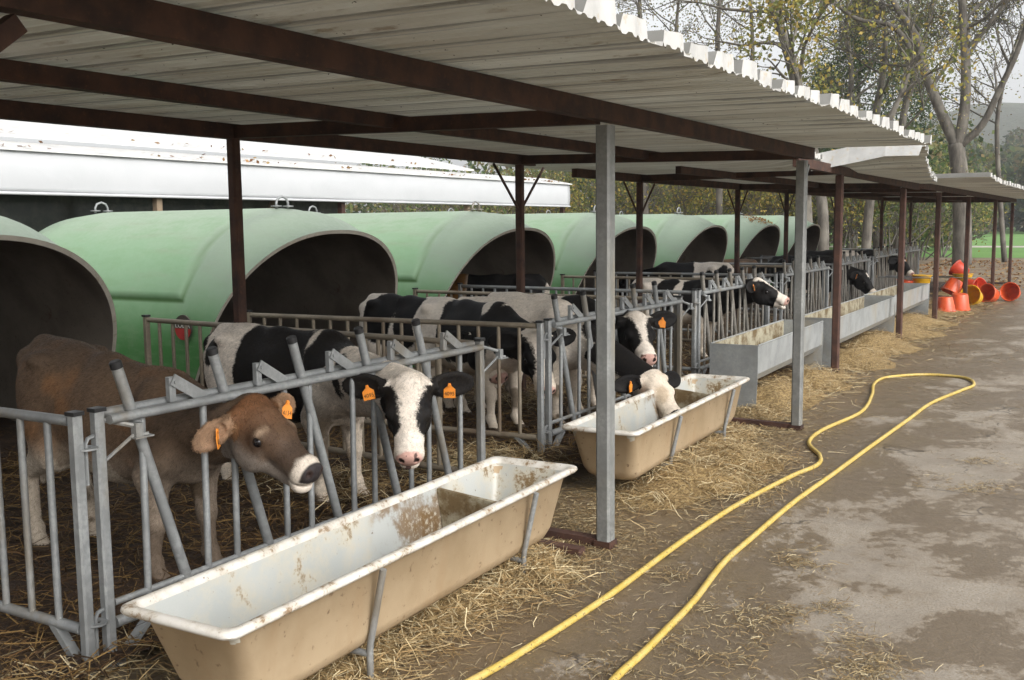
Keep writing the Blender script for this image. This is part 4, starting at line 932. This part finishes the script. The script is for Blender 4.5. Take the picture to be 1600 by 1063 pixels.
    nost = hw & ((((qx-.428)/.022)**2+((np.abs(qy)-.030)/.014)**2+((qz+.080)/.016)**2) < 1); col[nost] = (.03, .018, .016)
    hoof = (z < .055) & (V_[:, 0] < .7) & (V_[:, 0] > -.8); col[hoof] = (.07, .05, .035); pat[hoof] = -1
    o = np_mesh('calf', V_, Q, 'coat', col, None, True, {'patch': pat}); o.location = loc; o.rotation_euler = (0, 0, rz); o.scale = (scale,)*3
    tag(o, label, 'calf', group)
    if fur:
        rg = np.random.default_rng(seed+100); T = V_[Q]; nr = np.cross(T[:, 2]-T[:, 0], T[:, 3]-T[:, 1]); ar = np.linalg.norm(nr, axis=1); nr /= ar[:, None]+1e-12
        fi = rg.choice(len(Q), fur, p=ar/ar.sum()); uv = rg.uniform(0, 1, (fur, 2)); t4 = T[fi]
        B = (t4[:, 0]*(1-uv[:, :1])+t4[:, 1]*uv[:, :1])*(1-uv[:, 1:])+(t4[:, 3]*(1-uv[:, :1])+t4[:, 2]*uv[:, :1])*uv[:, 1:]; N_ = nr[fi]
        qq = (B-P) @ RH/hs/np.array([.89, 1.15, 1.12]); inh = (qq[:, 0] > -.05) & (np.abs(qq[:, 1]) < .12) & (qq[:, 2] > -.3)
        flow = np.tile([-.75, 0, -.65], (fur, 1)); flow[inh] = (f*.25-u*.4); flow = flow+rg.normal(0, .28, (fur, 3)); flow -= N_*(flow*N_).sum(1, keepdims=True); flow /= np.linalg.norm(flow, axis=1, keepdims=True)+1e-9
        clump = vnoise(B, 55, seed+3)-.5; L_ = np.where(inh, .008, .012)*rg.uniform(.6, 1.4, fur)*(1+np.where(inh & (qq[:, 0] < .06), 1.0, 0)); dirn = flow*.93+N_*(.15+clump[:, None]*.2); sd = np.cross(flow, N_)*(.0011*rg.uniform(.7, 1.5, fur))[:, None]
        keep = ~((qq[:, 0] > .40) & inh) & (B[:, 2] > .07) & ~(np.linalg.norm((qq-np.array([.163, 0, -.066]))*np.array([1, 0, 1]), axis=1) < .024)
        vq = Q[fi, 0]; fc = np.where(colour_black[vq][:, None], np.array([.010, .009, .0095]), col[vq])*(rg.uniform(.60, 1.26, (fur, 1))*(1+clump[:, None]*.7))
        vs = np.stack([B-sd, B+sd, B+dirn*L_[:, None]+sd*.35, B+dirn*L_[:, None]-sd*.35], 1)[keep]; nk = len(vs)
        np_mesh('fur', vs.reshape(-1, 3), np.arange(nk*4).reshape(nk, 4), 'fur', np.repeat(fc[keep], 4, 0), o)
    for s in (-1, 1):
        m = MB(); m.lathe([(.0235*hs*math.sin(math.pi*k/10), .0235*hs*math.cos(math.pi*k/10)) for k in range(11)], 14, 0, Matrix.Translation(V(H(.163, s*.0815, -.0665)))); m.build('eye', 'eye', o, True)
    if tags:
        for (s, b, d, wv, tv, RE) in ears:
            if s not in tags: continue
            c = H(*(b+d*.098)); yv = unit(np.array([-.5, 0, .87])); zv = unit(np.array([.87, 0, .5])); rm = Matrix(np.column_stack([RH @ np.array([0, 1., 0]), RH @ yv, RH @ zv]).tolist())    # local x=left, y=up, z=forward
            Mt = Matrix.Translation(V(c + RH @ (tv*.026))) @ rm.to_4x4() @ Matrix.Rotation(R(tags[s][2]), 4, 'Z') @ Matrix.Rotation(R(tags[s][1]), 4, 'Y')
            m = MB(); ol = [(-.029, -.060), (.029, -.060), (.029, -.012), (.010, .006), (.006, .022), (-.006, .022), (-.010, .006), (-.029, -.012)]; nn = len(ol)
            m.add([(x, y-.004, 0) for x, y in ol]+[(x, y-.004, .004) for x, y in ol], [tuple(range(nn-1, -1, -1)), tuple(range(nn, 2*nn))]+[(i, (i+1) % nn, (i+1) % nn+nn, i+nn) for i in range(nn)]); m.tube([(0, .008, .0), (0, .008, .009)], .008, 10)
            tg = m.build('ear_tag', 'tag_orange', o); tg.matrix_local = Mt
            if tags[s][0]: text('tag_number', tags[s][0], .030, 'tag_ink', tg, (0, -.040, .0046), (0, 0, 0), .0003).scale = (.86, 1.0, 1)
    return o
def face_to(o_rz, v):   # world direction into calf-local direction
    c, s = math.cos(-o_rz), math.sin(-o_rz); return (v[0]*c-v[1]*s, v[0]*s+v[1]*c, v[2])
def loc_of(o_loc, o_rz, p):
    c, s = math.cos(-o_rz), math.sin(-o_rz); d = (p[0]-o_loc[0], p[1]-o_loc[1], p[2]-o_loc[2]); return (d[0]*c-d[1]*s, d[0]*s+d[1]*c, d[2])
def place(loc, rz, poll_w, dir_w, **k):
    sc = k.get('scale', 1.07); p = loc_of(loc, rz, poll_w); return calf(loc, rz, tuple(x/sc for x in p), face_to(rz, dir_w), **k)
z0 = BED
# brown calf and white-faced calf at the nearest fence
place((-4.40, 3.34, z0), R(-2), (-3.40, 3.28, 1.005), (.86, .04, -.44), kind='brown', tilt=.12, fur=120000, es=.76, hs=1.04, res=.0105, hres=.0062, seed=3, steps=(.06, -.05, .03, -.06), tags={-1: ('4134', 35, 5), 1: ('4134', -8, -12)}, ear_droop=(-.85, -.12),
      label='brown calf with orange ear tags, leaning its head over the nearest trough')
place((-4.68, 4.84, z0), R(-6), tuple(at(638, 598, 0, -3.24)), (.44, -.60, -.84), hs=1.0, fur=110000, res=.0105, hres=.0062, seed=5, blaze=.047, tags={-1: ('4095', 10, 8), 1: ('4095', -4, 0)}, ear_droop=-.10,
      black=[((-.03, -.1, .86), (.30, .5, .36)), ((.20, -.12, .72), (.18, .4, .30)), ((.46, 0, .93), (.20, .3, .17)), ((-.53, -.17, .88), (.075, .12, .095)), ((-.72, -.05, .93), (.05, .12, .16)), ((.72, 0, .82), (.14, .3, .14))],
      white=[((.30, -.02, .98), (.045, .3, .12)), ((.46, -.2, .55), (.16, .25, .20)), ((-.05, -.1, .42), (.5, .3, .07))],
      label='black and white calf with a white face, looking straight at the camera', steps=(0, .04, .03, -.03))
# crowd in the second pen
place((-5.75, 7.65, z0), R(-14), (-4.75, 7.25, .90), (.7, -.35, -.6), seed=11, res=.012, black=[((-.12, -.1, .85), (.42, .5, .30)), ((-.72, 0, .95), (.05, .12, .12)), ((.62, 0, .8), (.22, .3, .3))], white=[((-.12, -.26, .62), (.07, .2, .26)), ((.30, 0, .8), (.17, .4, .4))],
      label='black and white calf with white rump and black back, leftmost in the crowded second pen')
place((-4.95, 7.40, z0), R(-20), (-4.05, 6.98, .93), (.55, -.42, -.85), seed=12, res=.012, hres=.009, blaze=.05, black=[((.10, -.1, .80), (.42, .5, .38)), ((.60, 0, .85), (.25, .3, .25))], white=[((-.5, 0, .8), (.25, .5, .5)), ((.30, -.05, .99), (.07, .1, .09)), ((.1, -.1, .44), (.4, .4, .10))],
      label='calf with pale muzzle held down behind the bars at the corner of the second pen')
place((-4.72, 8.35, z0), R(-8), (-3.66, 8.02, 1.01), (.68, -.72, -.62), seed=13, fur=45000, res=.012, hres=.0075, blaze=.030, black=[((.30, 0, .9), (.2, .4, .2)), ((.70, 0, .85), (.3, .3, .3))], white=[((-.3, 0, .9), (.5, .5, .3))], tags={1: (None, -20, -5)}, ear_droop=-.05,
      label='calf with white blaze and orange ear tag, head out above the eating calf')
place((-4.62, 7.72, z0), R(-3), tuple(at(1022, 586, 0, -3.26)), (.70, -.40, -.46), hs=1.0, seed=14, neckblack=True, fur=45000, res=.012, hres=.0075, face='white', black=[((.86, 0, .80), (.26, .2, .13)), ((.22, -.15, .74), (.10, .16, .12)), ((.98, -.10, .66), (.12, .10, .09))], tags={-1: (None, 30, 5)}, ear_droop=-.3,
      label='calf with black neck and white face, lowering its head into the second cream trough')
# farther pens
place((-5.10, 12.55, z0), R(-6), (-3.98, 12.34, 1.10), (.93, .10, -.34), seed=15, scale=1.0, face='blaze', blaze=.022, black=[((-.12, -.1, .83), (.20, .5, .22)), ((.25, -.1, .85), (.20, .5, .25)), ((-.60, -.12, .85), (.08, .2, .14)), ((.75, 0, .85), (.42, .5, .5)), ((-.74, 0, .95), (.05, .1, .14))], white=[((.05, -.1, .9), (.05, .3, .25))], tags={-1: (None, 30, 0), 1: (None, 0, 0)},
      label='spotted calf with black head over the nearest grey metal trough')
place((-6.55, 16.45, z0), R(184), (-7.6, 16.3, .92), (-.8, 0, -.6), seed=16, black=[((-.62, .16, .85), (.10, .25, .16)), ((-.40, .16, .80), (.09, .25, .14)), ((.18, 0, .8), (.36, .5, .4)), ((.75, 0, .8), (.4, .4, .4))], face='allblack', label='black and white calf seen from the rear, heading into its hutch')
place((-7.5, 11.6, z0), R(202), (-8.3, 11.3, .92), (-.75, -.4, -.4), seed=17, black=[((0, 0, .8), (.9, .6, .5))], face='allblack', white=[((-.76, 0, .7), (.04, .1, .3))], brown_bits=True, label='black calf with a brown patch resting in the third hutch')
place((-7.4, 20.9, z0), R(165), (-8.2, 21.0, .95), (-.8, 0, -.5), seed=18, kind='brown', scale=.98, label='orange-brown calf at the mouth of a far hutch')
place((-5.75, 20.6, z0), R(170), (-6.75, 20.8, .88), (-.8, -.2, -.6), seed=19, black=[((0, 0, .8), (.9, .6, .5))], white=[((-.35, -.1, .97), (.05, .2, .06))], face='allblack', label='black calf with a small white fleck on its back, in a far pen')
place((-6.3, 24.4, z0), R(190), (-7.3, 24.2, .9), (-.8, .2, -.6), seed=20, black=[((.1, 0, .8), (.55, .6, .5)), ((.8, 0, .8), (.4, .4, .4))], face='allblack', label='black calf with white rump in the second farthest pen')
place((-5.45, 20.0, z0), R(-4), (-4.38, 19.92, .86), (.72, -.12, -.75), seed=22, face='black', black=[((.2, 0, .8), (1.2, .6, .5))], tags={-1: (None, 30, 0)}, label='black calf lowering its head towards the farthest grey trough')
place((-5.7, 24.9, z0), R(-4), (-4.62, 24.8, .97), (.80, -.30, -.62), seed=23, face='black', black=[((.2, 0, .8), (1.2, .6, .5))], tags={1: (None, 0, 0)}, label='black calf with a white spot on its poll, head out at a distant fence')
# ------------------------------------------------------------------ trees and undergrowth
AUT = np.array([(.13, .15, .055), (.17, .17, .065), (.23, .20, .075), (.10, .12, .05), (.19, .14, .07), (.25, .22, .10), (.15, .12, .07)])*1.3
GRN = np.array([(.055, .085, .028), (.075, .11, .035), (.11, .13, .045), (.045, .07, .028), (.15, .15, .05)])*1.6
DKG = np.array([(.030, .052, .024), (.042, .066, .030), (.055, .080, .034), (.08, .09, .04)])*1.4
YLW = np.array([(.25, .22, .05), (.19, .18, .05), (.30, .22, .06), (.13, .14, .045), (.10, .115, .04)])*1.45
trng = random.Random(11)
def limb(m, tips, p, d, L, r, depth, up_=.25, wob=.16, sides=6):
    n = max(3, int(L/.9)); pts = [V(p)]; rs = [r]; d = V(d).normalized(); kids = []
    for i in range(n):
        d = (d+V((trng.gauss(0, wob), trng.gauss(0, wob), trng.gauss(0, wob)+up_*.1))).normalized(); pts.append(pts[-1]+d*L/n); rs.append(r*(1-.62*(i+1)/n)+.006)
        if depth > 0 and i >= n*.3 and trng.random() < .85: kids.append((pts[-1].copy(), d.copy(), rs[-1]))
    m.tube(pts, rs, sides if r > .05 else 4, 0, False)
    if depth == 0: tips += [pts[k].copy() for k in range(len(pts)//2, len(pts))]
    else: kids.append((pts[-1].copy(), d.copy(), rs[-1]))
    for (q, dd, rr) in kids:
        for _ in range(2 if depth > 1 else 2):
            a = trng.uniform(0, 6.28); sd = dd.orthogonal().normalized(); sd.rotate(Matrix.Rotation(a, 3, dd)); nd = (dd*trng.uniform(.55, 1.1)+sd*trng.uniform(.5, 1.0)+V((0, 0, up_))).normalized()
            limb(m, tips, q, nd, L*trng.uniform(.38, .62), max(.007, rr*.6), depth-1, up_, wob, 5)
def crown(name, parent, tips, n, spread, size, pal, seed):
    rg = np.random.default_rng(seed); T = np.array([tuple(t) for t in tips]); P = T[rg.integers(0, len(T), n)]+rg.normal(0, spread, (n, 3))
    clump = vnoise(P, .55, seed); k = clump > rg.uniform(.25, .62, n); P = P[k]
    vs, q, c = leaf_quads(P, size, rg, pal); return np_mesh(name, vs, q, 'leaf', c, parent)
def tree(name, base, parts, n, spread, size, pal, label, seed, depth=2, cat='tree', up_=.25):
    r = empty(name, base, 0, label, cat, 'trees beyond the pens'); b = V(base); m = MB(); tips = []
    for pts, rr, br in parts:
        pts = [V(p)-b for p in pts]; cp = catmull(pts, 5); N = len(cp); rs = [rr[0]+(rr[1]-rr[0])*i/(N-1) for i in range(N)]; m.tube(cp, rs, 9, 0, True)
        for i in range(N):
            if i/N >= br[0] and trng.random() < br[1]:
                d = (cp[min(i+1, N-1)]-cp[max(i-1, 0)]).normalized(); a = trng.uniform(0, 6.28); sd = d.orthogonal().normalized(); sd.rotate(Matrix.Rotation(a, 3, d)); limb(m, tips, cp[i], d*.7+sd, br[2]*trng.uniform(.6, 1.2), rs[i]*.4, depth, up_)
        d = (cp[-1]-cp[-2]).normalized(); limb(m, tips, cp[-1], d, br[2]*1.1, rr[1], depth, up_)
    m.build('trunk', 'bark', r, True); crown('crown', r, tips, n, spread, size, pal, seed); return r
D = 46
A = lambda px, py, y=D: at(px, py, 1, y)
def G(px, y): p = at(px, 400, 1, y); return V((p.x, p.y, -.05))
b0 = G(1503, D)
tree('forked_tree', b0, [([b0, A(1503, 340), A(1499, 270), A(1493, 225)], (.40, .32), (2, 0, 0)), ([A(1494, 228), A(1470, 175), A(1446, 115), A(1432, 60), A(1400, 10), A(1372, -50)], (.25, .10), (.3, .55, 4.2)), ([A(1497, 232), A(1508, 160), A(1508, 80), A(1503, 0), A(1500, -90)], (.24, .13), (.3, .5, 4.2)),
     ([A(1500, 228), A(1535, 195), A(1562, 140), A(1590, 80), A(1612, 10)], (.17, .08), (.3, .5, 3.6)), ([A(1446, 118), A(1400, 45), A(1340, 30), A(1290, -5)], (.14, .06), (.3, .5, 3.4))],
     26000, .7, .095, AUT, 'big forked tree with pale bark at the right, behind the buckets', 1, 3)
def simple_tree(px, y, pts, r, n, sp, sz, pal, label, seed, br=(.45, .45, 3.2), depth=2, name='thin_tree', up_=.3):
    b = G(px, y); P = [b]+[at(x, yy, 1, y) for x, yy in pts]; return tree(name, b, [(P, r, br)], n, sp, sz, pal, label, seed, depth, 'tree', up_)
simple_tree(1262, 38, [(1250, 200), (1246, 140), (1228, 70), (1206, 5), (1180, -70)], (.30, .12), 5200, .6, .11, AUT, 'leaning bare-branched tree rising above the middle of the shelter roof', 2, (.35, .5, 3.6))
simple_tree(1010, 40, [(1004, 150), (1001, 60), (999, -10), (996, -80)], (.16, .05), 4200, .55, .10, AUT, 'thin tree with sparse brown leaves, leftmost above the white roof edge', 3, (.4, .55, 2.4))
simple_tree(1058, 44, [(1062, 150), (1056, 60), (1064, -30)], (.14, .05), 4200, .6, .10, AUT, 'thin tree with sparse leaves, second from the left above the roof edge', 4, (.4, .55, 2.4))
simple_tree(1122, 40, [(1126, 150), (1121, 70), (1124, 0), (1120, -60)], (.15, .05), 4800, .6, .10, AUT, 'thin straight tree with small leaves, left of the leaning tree', 5, (.4, .55, 2.6))
simple_tree(1168, 48, [(1172, 150), (1176, 70), (1170, -30)], (.16, .06), 4200, .65, .11, AUT, 'slender tree right beside the leaning tree', 6, (.4, .5, 2.8))
simple_tree(1372, 52, [(1368, 200), (1376, 140), (1383, 80), (1380, 10)], (.24, .1), 7500, .75, .115, AUT, 'upright tree left of the big forked tree', 7, (.35, .55, 3.4))
simple_tree(1400, 55, [(1410, 195), (1425, 135), (1445, 60), (1460, -10)], (.22, .09), 7000, .75, .115, AUT, 'slanting pale tree close behind the big forked tree', 8, (.35, .5, 3.4))
simple_tree(1330, 58, [(1325, 200), (1330, 120), (1322, 40)], (.24, .1), 17000, .8, .13, GRN, 'leafy tree behind the bent roof sheet', 9, (.3, .6, 3.4))
simple_tree(1570, 50, [(1558, 230), (1562, 160), (1580, 90), (1605, 20)], (.12, .05), 6500, .75, .115, AUT, 'slim tree at the right edge of the photo', 10, (.3, .5, 3.2))
simple_tree(1287, 36, [(1286, 340), (1280, 290), (1272, 240)], (.20, .17), 2600, .7, .17, YLW, 'pale thick trunk seen under the shelter behind the last hutch', 12, (.7, .4, 3.0))
simple_tree(1352, 40, [(1356, 345), (1362, 295), (1372, 240)], (.19, .16), 2600, .7, .17, YLW, 'pale leaning trunk seen under the shelter right of the last hutch', 13, (.7, .4, 3.0))
# conifers: tapered trunk with whorls of drooping boughs
def conifer(px, y, h, rad, label, seed, pal=DKG):
    b = G(px, y); r = empty('evergreen_tree', b, 0, label, 'tree', 'trees beyond the pens'); m = MB(); m.tube([(0, 0, 0), (0, 0, h*.5), (0, 0, h)], [.22, .14, .02], 7, 0, False); tips = []
    for k in range(46):
        z = h*(.14+.86*k/46); L = rad*(1-k/47)**.75*trng.uniform(.7, 1.15); a = k*2.4+trng.uniform(-.4, .4); e = V((L*math.cos(a), L*math.sin(a), z-L*.18))
        m.tube([(0, 0, z), V((0, 0, z))*.5+e*.5+V((0, 0, .1)), e], [.04, .03, .008], 4, 0, False)
        for q in np.linspace(.3, 1, 8): tips.append(V((0, 0, z))*(1-q)+e*q)
    m.build('trunk', 'bark', r, True); crown('crown', r, tips, 24000, .42, .17, pal, seed)
conifer(1335, 62, 15.0, 4.6, 'dark evergreen tree in the wood above the bent roof sheet', 31); conifer(1285, 70, 12.5, 4.2, 'dark evergreen tree left of the tallest evergreen', 32); conifer(1405, 72, 15.0, 4.6, 'dark evergreen tree behind the slanting pale tree', 33)
# bushes along the wood edge: each its own thing
def bush(px, y, w_, h, pal, label, seed, n=5200, sz=.13):
    b = G(px, y); r = empty('bush', b, 0, label, 'bush', 'bushes along the edge of the wood'); m = MB(); tips = []
    for k in range(9):
        a = trng.uniform(0, 6.28); rr = w_*.5*trng.random(); d = V((math.cos(a)*rr, math.sin(a)*rr, h*trng.uniform(.5, .9))); limb(m, tips, (math.cos(a)*.15, math.sin(a)*.15, 0), d, h*.75, .035, 2, .2, .2)
    m.build('stems', 'bark', r, True); crown('crown', r, tips, n, .34, sz, pal, seed)
BU = [(930, 40, 5, 3.6, YLW, 'yellow-green bush at the end of the white building'), (985, 46, 5, 4.2, GRN, 'green bush behind the fourth hutch'), (1040, 42, 5, 3.8, YLW, 'yellowing bush above the hutch behind the spotted calf'), (1090, 48, 5, 4.4, AUT, 'brown-green bush above the far hutches'),
      (1140, 44, 5, 4.0, YLW, 'yellow bush left of a thin rusty post'), (1195, 50, 5, 4.5, GRN, 'green bush above the sixth hutch'), (1245, 46, 5, 3.6, AUT, 'olive bush behind the second galvanised post'), (1320, 46, 4.5, 3.4, YLW, 'yellow-green bush between the two pale trunks'),
      (1392, 48, 4.5, 3.6, GRN, 'green bush right of the leaning pale trunk'), (1440, 52, 4.5, 3.8, GRN, 'green bush behind the far feed fence'), (1470, 56, 4, 3.2, YLW, 'yellow-green bush left of the big forked trunk'), (880, 42, 5, 3.6, GRN, 'green bush behind the white building corner'), (800, 36, 5, 3.4, AUT, 'dull bush seen below the white curtain'), (700, 32, 5, 3.4, GRN, 'green bush seen below the white curtain further left')]
for i, (px, y, w_, h, pal, lab) in enumerate(BU): bush(px, y, w_, h, pal, lab, 50+i)
# far wood that reads as one mass
rg = np.random.default_rng(77); P = []
for k in range(120):
    px = rg.uniform(560, 1500); y = rg.uniform(62, 95); b = at(px, 400, 1, y); h = rg.uniform(4, 9)*(1.0 if px < 1250 else 1.2); n = 520
    q = rg.normal(0, 1, (n, 3)); q /= np.linalg.norm(q, axis=1, keepdims=True); q *= rg.uniform(.5, 1, (n, 1))**.5; P.append(np.array([b.x, b.y, h*.5])+q*np.array([2.6, 2.6, h*.5]))
P = np.concatenate(P); k = vnoise(P, .5, 5) > rg.uniform(.22, .58, len(P)); vs, q, c = leaf_quads(P[k], .42, rg, np.concatenate([GRN, DKG, AUT])); tag(np_mesh('distant_wood', vs, q, 'leaf', c), 'distant mixed wood behind the hutches', None, None, 'stuff')
P = []
for k in range(150):
    px = rg.uniform(1440, 1680); y = rg.uniform(150, 330); b = at(px, 400, 1, y); h = rg.uniform(7, 15); q = rg.normal(0, 1, (260, 3)); q /= np.linalg.norm(q, axis=1, keepdims=True); q *= rg.uniform(.45, 1, (260, 1))**.5
    P.append(np.array([b.x, b.y, h*.5+max(0, (y-200)*.12)])+q*np.array([4.2, 4.2, h*.52]))
P = np.concatenate(P); vs, q, c = leaf_quads(P, 1.25, rg, np.concatenate([GRN*.62, DKG*.8, AUT*.55])); tag(np_mesh('hillside_trees', vs, q, 'leaf', c), 'far trees at the foot of the hill beyond the green meadow', None, None, 'stuff')
# leaf litter on the earth beyond the yard
n = 5000; px = rg.uniform(-8, 6, n); py = rg.uniform(29, 52, n); vs, q, c = leaf_quads(np.stack([px, py, np.full(n, .02)], 1), .13, rg, BROWN_L, .85); tag(np_mesh('fallen_leaves', vs, q, 'leaf', c), 'brown fallen leaves on the ground beyond the yard', None, None, 'stuff')

# ------------------------------------------------------------------ misty air
hz = MB().box((60, 560, 58), (1500, 1240, 140)).build('haze', 'eye'); hz.data.materials.clear()
hm = bpy.data.materials.new('haze_air'); hm.use_nodes = True; ht = hm.node_tree
for n_ in list(ht.nodes):
    if n_.type != 'OUTPUT_MATERIAL': ht.nodes.remove(n_)
pv = ht.nodes.new('ShaderNodeVolumePrincipled'); pv.inputs['Color'].default_value = (.93, .95, .97, 1); pv.inputs['Density'].default_value = .0007; pv.inputs['Anisotropy'].default_value = .2
ht.links.new(pv.outputs[0], ht.nodes['Material Output'].inputs['Volume']); hz.data.materials.append(hm); tag(hz, kind='stuff')
